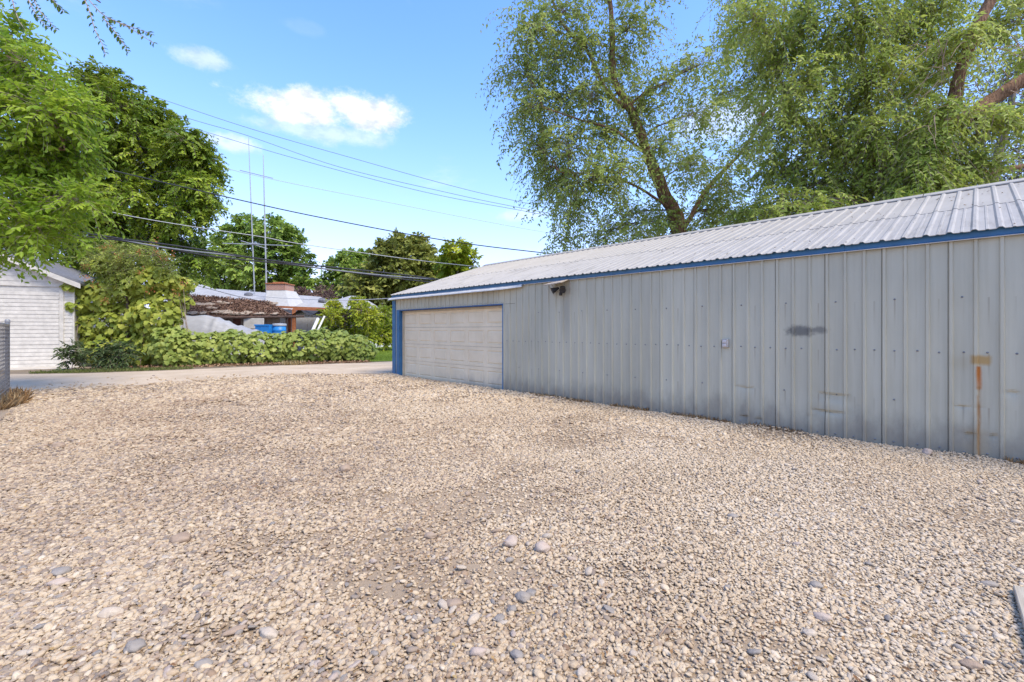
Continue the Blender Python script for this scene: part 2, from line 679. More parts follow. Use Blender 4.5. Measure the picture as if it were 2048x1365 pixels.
def yard_edge_clear(X, Y):
    """how far inside the yard a point lies (metres, negative outside)"""
    d = np.stack([X - GC.x, Y - GC.y], 1)
    wall = -(d[:, 0] * GN.x + d[:, 1] * GN.y) - 0.03
    s_along = d[:, 0] * GE.x + d[:, 1] * GE.y
    past = s_along < -0.2
    far = np.where(X < -3.0, 20.4 + 0.90 * (X + 1.2), 19.0) - Y
    far = np.minimum(far, 15.1 - Y + np.where(past, 0, 0)) * 0.8
    c = np.minimum(np.where(past, 10, wall), far)
    return c, wall


def noise2(X, Y, sc, seed):
    return np.array([mnoise.noise(Vector((x * sc, y * sc, seed))) for x, y in zip(X, Y)])


def lattice_noise(X, Y, sc, seed):
    """fast smooth value noise"""
    r = np.random.default_rng(seed)
    T = r.random((256, 256))
    x, y = X * sc + 70, Y * sc + 70
    xi, yi = np.floor(x).astype(int), np.floor(y).astype(int)
    fx, fy = x - xi, y - yi
    fx, fy = fx * fx * (3 - 2 * fx), fy * fy * (3 - 2 * fy)
    g_ = lambda a, b: T[a % 256, b % 256]
    return (g_(xi, yi) * (1 - fx) + g_(xi + 1, yi) * fx) * (1 - fy) + (g_(xi, yi + 1) * (1 - fx) + g_(xi + 1, yi + 1) * fx) * fy


BARE = []
for (px, py, wpx, hpx, amt) in ((770, 1185, 95, 26, .8), (960, 1135, 120, 22, .7), (1080, 1150, 90, 22, .6), (1240, 1140, 80, 20, .65), (640, 1075, 60, 14, .6), (720, 1345, 90, 22, .7), (850, 1215, 90, 20, .6),
                                (1040, 1035, 70, 12, .6), (500, 905, 160, 14, .4), (420, 840, 200, 10, .5), (300, 1290, 90, 24, .4), (1650, 1315, 70, 20, .6), (1420, 1120, 70, 14, .4)):
    q0 = gp(px, py)
    BARE.append((q0.x, q0.y, wpx / F * q0.y, (gp(px, py - hpx).y - gp(px, py + hpx).y) / 2, amt))


def scatter(y_lo, y_hi, dens, smin, smed, sig, lift):
    xm = 1.16 * y_hi + 1.3
    n = int((y_hi - y_lo) * 2 * xm * dens)
    X = RNG.uniform(-xm, xm, n)
    Y = RNG.uniform(y_lo, y_hi, n)
    keep = np.abs(X) < 1.16 * Y + 1.3
    c, wall = yard_edge_clear(X, Y)
    edge = np.clip(c / 1.6, 0, 1) ** 1.2
    spill = (c <= 0) & (c > -2.6) & (wall > 0) & (RNG.random(n) < 0.035 * np.exp(c / 0.9))
    keep &= spill | (c > 0) & (RNG.random(n) < np.where(wall < 2.0, np.where(c < wall - 1e-6, edge, 1.0), edge))
    fence_side = (X + 0.9633 * Y) > -1.25
    keep &= fence_side
    bare = lattice_noise(X, Y, 0.8, 3) * 0.6 + lattice_noise(X, Y, 2.3, 4) * 0.4
    keep &= RNG.random(n) < np.clip((0.78 - bare) / 0.16, 0.30, 1.0)
    for (bx, by, rx_, ry_, amt) in BARE:
        q = ((X - bx) / rx_) ** 2 + ((Y - by) / ry_) ** 2
        keep &= RNG.random(n) > amt * np.exp(-q * 1.2)
    X, Y = X[keep], Y[keep]
    n = len(X)
    left = np.clip((0.5 - X / np.maximum(Y, 1)) / 1.2, 0, 1)         # coarser, greyer stones towards the fence
    size = np.clip(smed * np.exp(RNG.normal(0, sig, n)) * (1 + 0.35 * left), smin, smed * 3.0)
    grey = (RNG.random(n) < 0.06 + 0.42 * left * lattice_noise(X, Y, 0.6, 9)).astype(float) * RNG.uniform(0.5, 1, n)
    tone = np.clip(RNG.normal(0.58, 0.17, n) + 0.10 - 0.26 * left + 0.24 * (lattice_noise(X, Y, 0.45, 31) - 0.5) + 0.22 * (lattice_noise(X, Y, 1.7, 32) - 0.5), 0, 1)
    Z = RNG.uniform(0.0, lift, n) + size * 0.10 + 0.07 * np.exp(-np.maximum(yard_edge_clear(X, Y)[1], 0) / 0.10) * np.clip(lattice_noise(X, Y, 2.1, 41) - 0.35, 0, 1) + 0.010 * (lattice_noise(X, Y, 1.1, 11) - 0.5) + 0.010
    rot = np.stack([RNG.normal(0, 0.30, n), RNG.normal(0, 0.30, n), RNG.uniform(0, 6.283, n)], 1)
    return np.stack([X, Y, Z], 1), rot, size, tone, grey


sets = [scatter(1.2, 3.2, 7000, 0.008, 0.0185, 0.33, 0.010), scatter(3.2, 5.5, 4900, 0.009, 0.020, 0.34, 0.010),
        scatter(5.5, 9.0, 2400, 0.013, 0.026, 0.36, 0.011), scatter(9.0, 15.2, 800, 0.022, 0.041, 0.36, 0.011)]
PB = [np.concatenate([s_[i] for s_ in sets]) for i in range(5)]
print('pebbles', len(PB[0]))


def scatter_object(name, data, coll, parent):
    pos, rot, size, tone, grey = data
    me = bpy.data.meshes.new(name)
    me.vertices.add(len(pos))
    me.vertices.foreach_set('co', pos.astype(np.float32).ravel())
    for nm, arr in (('size', size), ('tone', tone), ('grey', grey)):
        a = me.attributes.new(nm, 'FLOAT', 'POINT')
        a.data.foreach_set('value', arr.astype(np.float32))
    a = me.attributes.new('turn', 'FLOAT_VECTOR', 'POINT')
    a.data.foreach_set('vector', rot.astype(np.float32).ravel())
    me.materials.append(STONE)
    o = bpy.data.objects.new(name, me)
    COL.objects.link(o)
    o.parent = parent
    o['kind'] = 'stuff'
    ng = bpy.data.node_groups.new(name + '_scatter', 'GeometryNodeTree')
    ng.interface.new_socket('Geometry', in_out='INPUT', socket_type='NodeSocketGeometry')
    ng.interface.new_socket('Geometry', in_out='OUTPUT', socket_type='NodeSocketGeometry')
    nd = ng.nodes
    gi, go = nd.new('NodeGroupInput'), nd.new('NodeGroupOutput')
    ci = nd.new('GeometryNodeCollectionInfo')
    ci.inputs['Collection'].default_value = coll
    ci.inputs['Separate Children'].default_value = True
    ci.inputs['Reset Children'].default_value = True
    ip = nd.new('GeometryNodeInstanceOnPoints')
    ip.inputs['Pick Instance'].default_value = True
    sz = nd.new('GeometryNodeInputNamedAttribute'); sz.data_type = 'FLOAT'; sz.inputs[0].default_value = 'size'
    tn = nd.new('GeometryNodeInputNamedAttribute'); tn.data_type = 'FLOAT_VECTOR'; tn.inputs[0].default_value = 'turn'
    e2r = nd.new('FunctionNodeEulerToRotation')
    ri = nd.new('FunctionNodeRandomValue'); ri.data_type = 'INT'
    ri.inputs[4].default_value = 0
    ri.inputs[5].default_value = 8
    L = ng.links.new
    L(gi.outputs[0], ip.inputs['Points'])
    L(ci.outputs[0], ip.inputs['Instance'])
    L(ri.outputs[2], ip.inputs['Instance Index'])
    L(tn.outputs[0], e2r.inputs[0])
    L(e2r.outputs[0], ip.inputs['Rotation'])
    L(sz.outputs[0], ip.inputs['Scale'])
    L(ip.outputs[0], go.inputs[0])
    md = o.modifiers.new('scatter', 'NODES')
    md.node_group = ng
    return o


scatter_object('gravel', PB, peb_col, yard)

# ------- the stones that show largest: pieces of the yard's surface
SM = [single_stone_mat('tan_stone', (0.44, 0.345, 0.245), (0.55, 0.465, 0.355)),
      single_stone_mat('grey_stone', (0.20, 0.175, 0.148), (0.31, 0.275, 0.235)),
      single_stone_mat('brown_stone', (0.27, 0.18, 0.115), (0.38, 0.28, 0.195)),
      single_stone_mat('pinkish_stone', (0.40, 0.295, 0.225), (0.49, 0.405, 0.325))]
part_shapes = []
for k in range(10):
    for m_ in range(4):
        me = pebble_mesh('stone', 300 + k, (0.5, 0.42, 0.6, 0.36, 0.55, 0.46, 0.4, 0.5, 0.34, 0.58)[k], 2)
        me.materials.append(SM[m_])
        part_shapes.append(me)
rs = random.Random(21)
made = 0
while made < 290:
    py = 870 + 500 * rs.random() ** 0.8
    px = rs.uniform(-20, 2070)
    # coarse stones are commoner left of centre and in the disturbed patch in front of the camera
    w = 0.22 + 0.6 * max(0, 1 - px / 1100) + 0.9 * math.exp(-((px - 960) / 260) ** 2 - ((py - 1170) / 110) ** 2)
    if rs.random() > w:
        continue
    p = gp(px, py)
    if to_wall(p)[1] > -0.2:
        continue
    made += 1
    mi = rs.choices((0, 1, 2, 3), (0.42, 0.30, 0.13, 0.15))[0]
    me = part_shapes[rs.randrange(10) * 4 + mi]
    o = bpy.data.objects.new('stone', me)
    COL.objects.link(o)
    sc = rs.choice((0.03, 0.034, 0.038, 0.043, 0.05, 0.06)) * (1.25 if abs(px - 980) < 270 and 1060 < py < 1260 else 1.0) * (0.9 + 0.25 * (p.y > 4))
    o.scale = (sc * rs.uniform(0.85, 1.3), sc * rs.uniform(0.8, 1.05), sc * rs.uniform(0.75, 1.1))
    o.rotation_euler = (rs.gauss(0, 0.22), rs.gauss(0, 0.22), rs.uniform(0, 6.28))
    o.location = (p.x, p.y, 0.014 + sc * 0.22)
    o.parent = yard


# ------- the larger river stones lying loose on top
def river_stone(px, py, wpx, mi, label, asp=0.7, flat=0.5, rz=0.0, seed=0, tilt=0.0):
    p = gp(px, py)
    s = wpx / F * p.y
    me = pebble_mesh('river_stone', 700 + seed, 1.0, 3)
    me.materials.append(SM[mi])
    co = np.empty(len(me.vertices) * 3, np.float32)
    me.vertices.foreach_get('co', co)
    co = co.reshape(-1, 3)
    co /= (co.max(0) - co.min(0))
    co *= np.array([s, s * asp, s * flat])
    me.vertices.foreach_set('co', co.ravel())
    me.update()
    o = bpy.data.objects.new('river_stone', me)
    COL.objects.link(o)
    o.location = (p.x, p.y, 0.016 + s * flat * 0.36)
    o.rotation_euler = (tilt, 0, rz)
    tag(o, label, 'stone', 'larger river stones lying on the gravel')


STONES = [
    (361, 1089, 40, 2, 'brown blocky river stone alone in the left foreground gravel', 0.7, 0.45, 0.1),
    (537, 1281, 48, 0, 'long cream river stone at bottom left beside a thin brown slab', 0.5, 0.42, -0.4),
    (470, 1273, 46, 2, 'thin dark brown slab of stone tilted up beside the long cream stone', 0.35, 0.28, 0.6),
    (269, 1307, 40, 1, 'squarish grey stone near the bottom left edge of the gravel', 0.75, 0.5, 0.1),
    (221, 1240, 44, 0, 'pale elongated cream stone leading a little row of three pebbles at left', 0.5, 0.45, 0.35),
    (407, 1342, 38, 1, 'flat grey stone lowest in the left foreground', 0.6, 0.4, 0.0),
    (121, 1154, 36, 1, 'dark grey rounded triangular stone near the left edge', 0.8, 0.4, 0.2),
    (118, 1176, 38, 3, 'mauve brown oblong stone just in front of the dark grey triangular one', 0.55, 0.38, 0.35),
    (1021, 1096, 34, 3, 'large rounded pinkish stone at the top of the disturbed patch', 0.85, 0.6, 0.5),
    (1084, 1107, 32, 3, 'angular tan stone right of the large rounded pinkish stone', 0.8, 0.6, -0.3),
    (861, 1081, 26, 2, 'small brown brick shaped stone at the upper left of the disturbed patch', 0.55, 0.5, 0.0),
    (947, 1252, 34, 0, 'long greyish tan stone standing on the slope below the disturbed patch', 0.5, 0.5, 1.0),
    (1046, 1206, 34, 1, 'dark grey oval stone paired with a paler one in front centre', 0.7, 0.5, -0.6),
    (1061, 1197, 24, 1, 'paler grey stone touching the dark grey oval one in front centre', 0.8, 0.5, 0.3),
    (1024, 1229, 20, 1, 'small upright grey pebble left of the dark grey oval pair', 0.8, 0.6, 0.2),
    (908, 1219, 36, 2, 'rough brown stone half buried in the middle foreground', 0.6, 0.4, 0.1),
    (1633, 1179, 24, 1, 'smooth dark grey oval pebble alone on pale gravel at right', 0.75, 0.4, -0.1),
    (1646, 1246, 34, 3, 'flat pointed pinkish stone on the pale gravel at right', 0.6, 0.42, -0.5),
    (1620, 1277, 27, 0, 'small whitish oval pebble below the flat pointed pinkish stone', 0.62, 0.45, 0.0),
    (1943, 1342, 40, 2, 'brown layered slab stone in the bottom right corner', 0.6, 0.35, -0.35),
    (1978, 1178, 34, 1, 'thin grey slab near the weathered plank', 0.5, 0.3, -0.2),
    (1466, 1040, 22, 1, 'dark grey flat stone alone in the middle right gravel', 0.6, 0.4, -0.3),
    (117, 898, 26, 2, 'brown flat stone far out on the left gravel', 0.6, 0.45, 0.0),
    (690, 946, 24, 2, 'rounded orange brown stone in the middle distance left of centre', 0.8, 0.6, 0.0),
    (935, 995, 11, 2, 'tiny dark brown round clod in the centre of the yard', 0.9, 0.8, 0.0),
    (1855, 912, 17, 3, 'rounded pebble resting against the foot of the grey wall', 0.8, 0.8, 0.0),
    (957, 1318, 34, 3, 'smooth pinkish oblong stone near the bottom centre edge', 0.55, 0.5, 0.1),
    (1035, 1322, 30, 1, 'light grey wedge stone at the bottom centre edge', 0.7, 0.5, -0.3),
]
for i, a in enumerate(STONES):
    river_stone(a[0], a[1], a[2], a[3], a[4], *a[5:], seed=i)

# ================================================================== METAL GARAGE
garage = empty('metal_garage', GC, GROT, 'long grey ribbed steel garage with pale roof and blue trim', 'garage')
GL, GD = 18.5, 8.0                     # length and depth
EAVE, PITCH = 2.63, 0.333
PIT = 0.61
RIB = PIT / 3
J0 = 0.2


def wall_paint():
    mt, nt, b = material('grey_wall_paint')
    co = nt.coords(garage)
    x, y, z = nt.sep(co)
    big = nt.noise(nt.scale(co, (1, 1, 0.35)), 1.2, 5)
    streak = nt.noise(nt.scale(co, (16, 1, 0.5)), 1.0, 5, 0.6)
    c = nt.ramp(nt.m('ADD', nt.m('MULTIPLY', big, 0.6), nt.m('MULTIPLY', streak, 0.4)),
                [(0.3, (0.41, 0.376, 0.266)), (0.5, (0.50, 0.462, 0.333)), (0.72, (0.585, 0.547, 0.405))])
    oi = nt.new('ShaderNodeObjectInfo').outputs['Random']
    c = nt.mix(nt.m('MULTIPLY', oi, 0.3), c, (0.36, 0.34, 0.255))
    # splashed mud along the foot of the wall
    zn = nt.m('SUBTRACT', z, nt.m('MULTIPLY', nt.noise(nt.scale(co, (2.2, 1, 1)), 2.0, 6, 0.65), 0.75))
    mud = nt.m('SUBTRACT', 1.0, nt.step(zn, -0.38, 0.16))
    c = nt.mix(nt.m('MULTIPLY', mud, 0.72), c, (0.20, 0.17, 0.13))

    def blot(cx, cz, wx, wz, soft=0.35, nz=0.5, sc=6.0):
        dx = nt.m('DIVIDE', nt.m('SUBTRACT', x, cx), wx)
        dz = nt.m('DIVIDE', nt.m('SUBTRACT', z, cz), wz)
        r = nt.m('SQRT', nt.m('ADD', nt.m('MULTIPLY', dx, dx), nt.m('MULTIPLY', dz, dz)))
        r = nt.m('ADD', r, nt.m('MULTIPLY_ADD', nt.noise(co, sc, 5, 0.65), nz * 2, -nz))
        return nt.m('SUBTRACT', 1.0, nt.step(r, 1 - soft, 1 + soft))

    def bar(x0, x1, z0, z1, soft=0.03, nz=0.06):
        wob = nt.m('MULTIPLY_ADD', nt.noise(co, 5.0, 5, 0.6), nz * 2, -nz)
        xx = nt.m('ADD', x, wob)
        zz = nt.m('ADD', z, wob)
        a = nt.m('MULTIPLY', nt.step(xx, x0 - soft, x0 + soft), nt.m('SUBTRACT', 1.0, nt.step(xx, x1 - soft, x1 + soft)))
        bb = nt.m('MULTIPLY', nt.step(zz, z0 - soft, z0 + soft), nt.m('SUBTRACT', 1.0, nt.step(zz, z1 - soft, z1 + soft)))
        return nt.m('MULTIPLY', a, bb)
    # thin rusty runs below the screw rows
    fr = nt.m('ABSOLUTE', nt.m('SUBTRACT', nt.m('FRACT', nt.m('DIVIDE', nt.m('SUBTRACT', x, J0 + 0.026), RIB)), 0.5))
    thin = nt.m('SUBTRACT', 1.0, nt.step(fr, 0.02, 0.06))
    for (zt, ln) in ((1.21, 0.34), (1.855, 0.4), (0.6, 0.3)):
        dz = nt.m('SUBTRACT', zt, z)
        fall = nt.m('MULTIPLY', nt.step(dz, 0.0, 0.012), nt.m('SUBTRACT', 1.0, nt.step(dz, 0.03, ln)))
        which = nt.step(nt.noise(nt.scale(co, (4.9, 1, 0.2)), 1.0, 1), 0.48, 0.62)
        c = nt.mix(nt.m('MULTIPLY', nt.m('MULTIPLY', nt.m('MULTIPLY', thin, fall), which), 0.38), c, (0.20, 0.14, 0.09))
    # black smudge
    sm = nt.m('MAXIMUM', blot(11.50, 1.46, 0.16, 0.075, 0.5, 0.9, 14.0), nt.m('MULTIPLY', blot(11.72, 1.475, 0.10, 0.045, 0.5, 0.9, 14.0), 0.8))
    c = nt.mix(nt.m('MULTIPLY', sm, 0.72), c, (0.06, 0.06, 0.06))
    # shadow below the flood light's board, painted into the wall colour
    c = nt.mix(nt.m('MULTIPLY', blot(7.22, 1.9, 0.12, 0.5, 0.8, 0.3, 3), 0.35), c, (0.18, 0.17, 0.15))
    # brown rust stain and its long run
    rx = gs(1957)
    c = nt.mix(nt.m('MULTIPLY', bar(gs(1941), gs(1982), 1.085, 1.185, 0.025, 0.03), 0.85), c, (0.42, 0.25, 0.07))
    c = nt.mix(nt.m('MULTIPLY', bar(gs(1898), gs(1941), 1.03, 1.17, 0.05, 0.05), 0.18), c, (0.33, 0.25, 0.12))
    run = bar(rx - 0.018, rx + 0.022, 0.80, 1.065, 0.016, 0.02)
    c = nt.mix(nt.m('MULTIPLY', nt.m('MULTIPLY', run, nt.m('MULTIPLY_ADD', nt.step(z, 0.78, 1.0), 0.35, 0.65)), 1.0), c, (0.44, 0.15, 0.025))
    run2 = nt.m('MULTIPLY', bar(rx - 0.012, rx + 0.014, 0.0, 0.83, 0.015, 0.014), nt.step(nt.noise(nt.scale(co, (8, 1, 2)), 3, 4), 0.25, 0.55))
    c = nt.mix(nt.m('MULTIPLY', run2, 0.9), c, (0.34, 0.17, 0.055))
    c = nt.mix(nt.m('MULTIPLY', bar(rx - 0.10, rx + 0.09, -0.1, 0.36, 0.06, 0.08), 0.32), c, (0.36, 0.26, 0.13))
    # chips and white scratches
    v = nt.noise(nt.scale(co, (34, 1, 26)), 1.0, 2, 0.5)
    chip = nt.m('MULTIPLY', nt.step(v, 0.775, 0.80), nt.m('SUBTRACT', 1.0, nt.step(z, 0.9, 1.6)))
    c = nt.mix(nt.m('MULTIPLY', chip, 0.8), c, (0.75, 0.76, 0.76))
    v2 = nt.noise(nt.scale(co, (30, 1, 40)), 1.3, 2, 0.5)
    c = nt.mix(nt.m('MULTIPLY', nt.m('MULTIPLY', nt.step(v2, 0.79, 0.81), nt.step(x, 9.5, 13)), 0.7), c, (0.09, 0.07, 0.06))
    nt.put(b.inputs['Base Color'], c)
    nt.put(b.inputs['Roughness'], nt.m('MULTIPLY_ADD', mud, 0.25, nt.m('MULTIPLY_ADD', big, 0.2, 0.42)))
    b.inputs['Specular IOR Level'].default_value = 0.28
    nt.put(b.inputs['Normal'], nt.bump(nt.noise(nt.scale(co, (2.4, 1, 0.9)), 2.0, 4), 0.25, 0.03))
    return mt


def paint(name, col, chip=(0.7, 0.7, 0.68), amt=0.12, rough=0.5):
    mt, nt, b = material(name)
    co = nt.coords()
    n = nt.noise(co, 5, 6, 0.65)
    c = nt.ramp(n, [(0.3, tuple(v * 0.82 for v in col)), (0.7, tuple(min(1, v * 1.15) for v in col))])
    ch = nt.step(nt.noise(nt.scale(co, (1, 1, 0.4)), 22, 5, 0.7), 0.66, 0.70)
    c = nt.mix(nt.m('MULTIPLY', ch, amt * 5), c, chip)
    nt.put(b.inputs['Base Color'], c)
    b.inputs['Roughness'].default_value = rough
    nt.put(b.inputs['Normal'], nt.bump(n, 0.15, 0.01))
    return mt


WALLP = wall_paint()
BLUE = paint('blue_trim_paint', (0.03, 0.135, 0.27), (0.40, 0.50, 0.58), 0.03, 0.45)
BLUE_WORN = paint('worn_blue_trim_paint', (0.06, 0.16, 0.27), (0.55, 0.58, 0.58), 0.14, 0.6)
BLUE_DK = paint('dark_blue_trim_paint', (0.03, 0.085, 0.20), (0.25, 0.3, 0.36), 0.04, 0.5)
WHITE = paint('white_flashing', (0.62, 0.58, 0.51), (0.45, 0.40, 0.33), 0.05, 0.5)
DARK = simple('dark_interior', (0.02, 0.02, 0.02), 0.9)
SCREW = simple('screw_heads', (0.20, 0.20, 0.20), 0.4, 0.3, 40, metal=0.6)

# dark sheathing behind the steel skin
mb = MB()
for (x0, x1, y0, y1, z0, z1) in ((5.32, GL - 0.03, 0.03, 0.06, 0.0, 2.56), (0.03, 5.32, 0.03, 0.06, 2.14, 2.56), (0.03, 0.36, 0.03, 0.06, 0.0, 2.14)):
    mb.box(x0, x1, y0, y1, z0, z1)
mb.build('sheathing', DARK, garage)

# ribbed wall sheets, 0.61 m wide with three ribs each
DENTS = [(gs(1670), gz(1670, 800), 0.20, 0.045, 0.022), (gs(1665), gz(1665, 826), 0.22, 0.035, 0.020), (gs(1620), gz(1620, 833), 0.04, 0.03, 0.02),
         (gs(1490), gz(1490, 835), 0.06, 0.03, 0.018), (gs(1520), gz(1520, 838), 0.05, 0.03, 0.016), (gs(1490), gz(1490, 775), 0.14, 0.03, 0.010),
         (gs(1938), gz(1938, 869), 0.06, 0.03, 0.02), (gs(1985), gz(1985, 873), 0.05, 0.03, 0.018), (gs(1925), gz(1925, 814), 0.07, 0.02, 0.014),
         (gs(1958), gz(1958, 816), 0.05, 0.02, 0.014), (gs(2022), gz(2022, 788), 0.10, 0.03, 0.014), (gs(1640), gz(1640, 786), 0.05, 0.02, 0.012),
         (gs(1705), gz(1705, 815), 0.07, 0.07, 0.014), (gs(1330), gz(1330, 790), 0.06, 0.03, 0.012)]


CREASES = [(gs(1636), gs(1700), gz(1668, 790), 0.017), (gs(1622), gs(1690), gz(1660, 824), 0.016), (gs(1470), gs(1510), gz(1490, 775), 0.010), (gs(1480), gs(1498), gz(1490, 833), 0.015),
           (gs(1508), gs(1526), gz(1517, 838), 0.013), (gs(1928), gs(1950), gz(1938, 868), 0.018), (gs(1978), gs(1994), gz(1985, 872), 0.014), (gs(1915), gs(1935), gz(1925, 814), 0.011), (gs(2010), gs(2036), gz(2022, 786), 0.012)]


def wall_profile(x0, x1):
    """points (x, y) across a sheet; ribs stand 17 mm proud (negative y)"""
    pts = [(x0 + 0.0025, 0.012), (x0 + 0.0025, 0.0)]
    k0 = math.floor((x0 - J0) / RIB) - 1
    for k in range(k0, k0 + 8):
        c = J0 + 0.026 + k * RIB
        for dx, y in ((-0.022, 0), (-0.013, -0.021), (0.013, -0.021), (0.022, 0)):
            xx = c + dx
            if x0 + 0.006 < xx < x1 - 0.006:
                pts.append((xx, y))
        for dx in (0.07, 0.102, 0.134):
            xx = c + dx
            if x0 + 0.006 < xx < x1 - 0.006:
                pts.append((xx, 0))
    pts += [(x1 - 0.0025, 0.0), (x1 - 0.0025, 0.012)]
    return pts


def skin(x, z, y):
    w = 0.0035 * mnoise.noise(Vector((x * 1.7, z * 0.9, 3.3))) + 0.002 * mnoise.noise(Vector((x * 5, z * 2.2, 8)))
    for (cx, cz, rx, rz, d) in DENTS:
        u, v = (x - cx) / rx, (z - cz) / rz
        q = u * u + v * v
        if q < 6:
            w += 0.35 * d * math.exp(-q)
    for (x0, x1, zc, d) in CREASES:
        zc = zc + 0.022 * mnoise.noise(Vector((x * 7, zc * 5, 1)))
        if x0 < x < x1 and zc - 0.26 < z < zc + 0.02:
            f = math.sin(math.pi * (x - x0) / (x1 - x0)) ** 0.5
            w += 1.5 * d * f * (math.exp(-(zc - z) / 0.07) if z < zc else max(0.0, 1 - (z - zc) / 0.02))
    return y + w


def wall_sheet(name, x0, x1, z0, z1, dz=0.055):
    mb = MB()
    prof = wall_profile(x0, x1)
    nz = max(3, int((z1 - z0) / dz))
    if x1 < gs(1300):
        nz = max(3, nz // 4)
    elif gs(1440) < x1 and x0 < gs(2048):
        nz = int((z1 - z0) / 0.02)
    mb.grid([[(x, skin(x, z, y), z) for x, y in prof] for z in np.linspace(z0, z1, nz)])
    mb.build(name, WALLP, garage, smooth=False)


TOPZ = 2.585
edges = [0.012] + [J0 + PIT * k for k in range(0, 40) if J0 + PIT * k < GL - 0.2] + [GL]
DX0, DX1, DZ = 0.40, 5.27, 2.10
for a, b in zip(edges[:-1], edges[1:]):
    if b <= DX0 - 0.02 or a >= DX1:
        wall_sheet('wall_panel', a, b, -0.02, TOPZ)
    else:
        # over the door, and the strips beside it
        if a < DX0:
            wall_sheet('wall_panel', a, DX0, -0.02, DZ)
        if b > DX1:
            wall_sheet('wall_panel', DX1, b, -0.02, DZ)
        wall_sheet('header_panel', a, b, DZ + 0.006, TOPZ)

# screws
mb = MB()
rs = random.Random(3)


def screw(x, z, r=0.008):
    M = Matrix.Translation((x, skin(x, z, 0) - 0.001, z)) @ Matrix.Rotation(math.radians(90), 4, 'X')
    mb.lathe([(r * 1.5, 0.0), (r * 1.5, 0.002), (r, 0.003), (r, 0.008), (r * 0.6, 0.010)], 8, M)


k = 0
x = J0 + 0.026 + RIB / 2
while x < GL:
    for (z, every) in ((1.215, 1), (1.86, 3), (0.60, 3), (0.07, 1)):
        if k % every == 0 and not (DX0 - 0.03 < x < DX1 + 0.03) and rs.random() > 0.07:
            screw(x + rs.uniform(-0.012, 0.012), z + rs.uniform(-0.008, 0.008) - 0.0)
    if DX0 < x < DX1:
        screw(x, DZ + 0.045, 0.006)
        screw(x + 0.06, DZ + 0.045, 0.006)
    x += RIB
    k += 1
mb.build('screw_heads', SCREW, garage, kind='stuff')

# other three walls (not seen from the front, real all the same)
RIDGE_Y = GD / 2
RZ = EAVE + RIDGE_Y * PITCH
for (xx, nm) in ((0.0, 'end_wall'), (GL, 'end_wall')):
    mb = MB()
    P = []
    ys = np.arange(0.02, GD, RIB / 2)
    for i, y in enumerate(ys):
        top = EAVE - 0.05 + min(y, GD - y) * PITCH
        off = (0.017 if i % 2 else 0.0) * (-1 if xx == 0 else 1)
        P.append([(xx + off, y, -0.02), (xx + off, y, top)])
    mb.grid(P)
    mb.build(nm, WALLP, garage)
mb = MB()
mb.box(0.0, GL, GD - 0.03, GD, -0.02, EAVE - 0.03)
mb.build('back_wall', WALLP, garage)


# ------- roof
def roof_paint(name, base, dirt, amount):
    mt, nt, b = material(name)
    co = nt.coords(garage)
    n = nt.noise(co, 1.6, 6, 0.6)
    c = nt.ramp(n, [(0.3, tuple(v * 0.88 for v in base)), (0.7, base)])
    st = nt.noise(nt.scale(co, (9, 1.0, 1.0)), 1.4, 7, 0.7)
    c = nt.mix(nt.m('MULTIPLY', nt.step(st, 0.48, 0.72), amount), c, dirt)
    sp = nt.noise(co, 26, 4, 0.7)
    c = nt.mix(nt.m('MULTIPLY', nt.step(sp, 0.6, 0.72), amount), c, dirt)
    nt.put(b.inputs['Base Color'], c)
    b.inputs['Roughness'].default_value = 0.6
    return mt


ROOF_UP = roof_paint('pale_roof_steel', (0.40, 0.365, 0.305), (0.25, 0.215, 0.17), 0.45)
ROOF_LO = roof_paint('weathered_roof_steel', (0.39, 0.36, 0.31), (0.19, 0.17, 0.14), 0.65)
RP = RIB                                  # rib spacing on the roof
SL = math.hypot(1, PITCH)


def roof_sheet(y0, y1, lift, minor):
    """one 0.61 m sheet, local x 0..0.61, laid on the front slope from y0 to y1"""
    prof = [(0.0, 0.0)]
    for k in range(3):
        c = 0.05 + k * RP
        prof += [(c - 0.034, 0), (c - 0.014, 0.019), (c + 0.014, 0.019), (c + 0.034, 0)]
        if minor:
            m_ = c + RP / 2
            prof += [(m_ - 0.016, 0), (m_ - 0.010, 0.006), (m_ + 0.010, 0.006), (m_ + 0.016, 0)]
    prof += [(PIT + 0.012, 0.001)]
    mb = MB()
    ys = np.linspace(y0, y1, 9)
    def pt(x, h, y):
        hh = h + lift + 0.003 * mnoise.noise(Vector((x * 4, y * 1.3, 1)))
        nrm = Vector((0, -PITCH, 1)).normalized()
        p = Vector((x, y, EAVE + y * PITCH)) + nrm * hh
        return tuple(p)
    top = [[pt(x, h, y) for x, h in prof] for y in ys]
    mb.grid(top)
    # turned-down eave / lap edge gives the sheet thickness
    mb.grid([[tuple(Vector(p) + Vector((0, 0.002, -0.007))) for p in top[0]], top[0]])
    return mb


OVER = 0.10
LAP = 1.75
lo_m = roof_sheet(-OVER, LAP + 0.15, 0.004, True).mesh('roof_panel'); lo_m.materials.append(ROOF_LO)
up_m = roof_sheet(LAP, RIDGE_Y - 0.02, 0.012, False).mesh('roof_panel'); up_m.materials.append(ROOF_UP)
bk = MB()
bk.grid([[(0, RIDGE_Y, RZ), (PIT, RIDGE_Y, RZ)], [(0, GD + OVER, EAVE - OVER * PITCH), (PIT, GD + OVER, EAVE - OVER * PITCH)]])
bk.f = [q[::-1] for q in bk.f]
bk_m = bk.mesh('roof_panel'); bk_m.materials.append(ROOF_UP)
nsh = int(math.ceil((GL + 0.1) / PIT))
for me in (lo_m, up_m, bk_m):
    for k in range(nsh):
        o = bpy.data.objects.new('roof_panel', me)
        COL.objects.link(o)
        o.parent = garage
        o.location = (-0.04 + k * PIT, 0, 0.0)
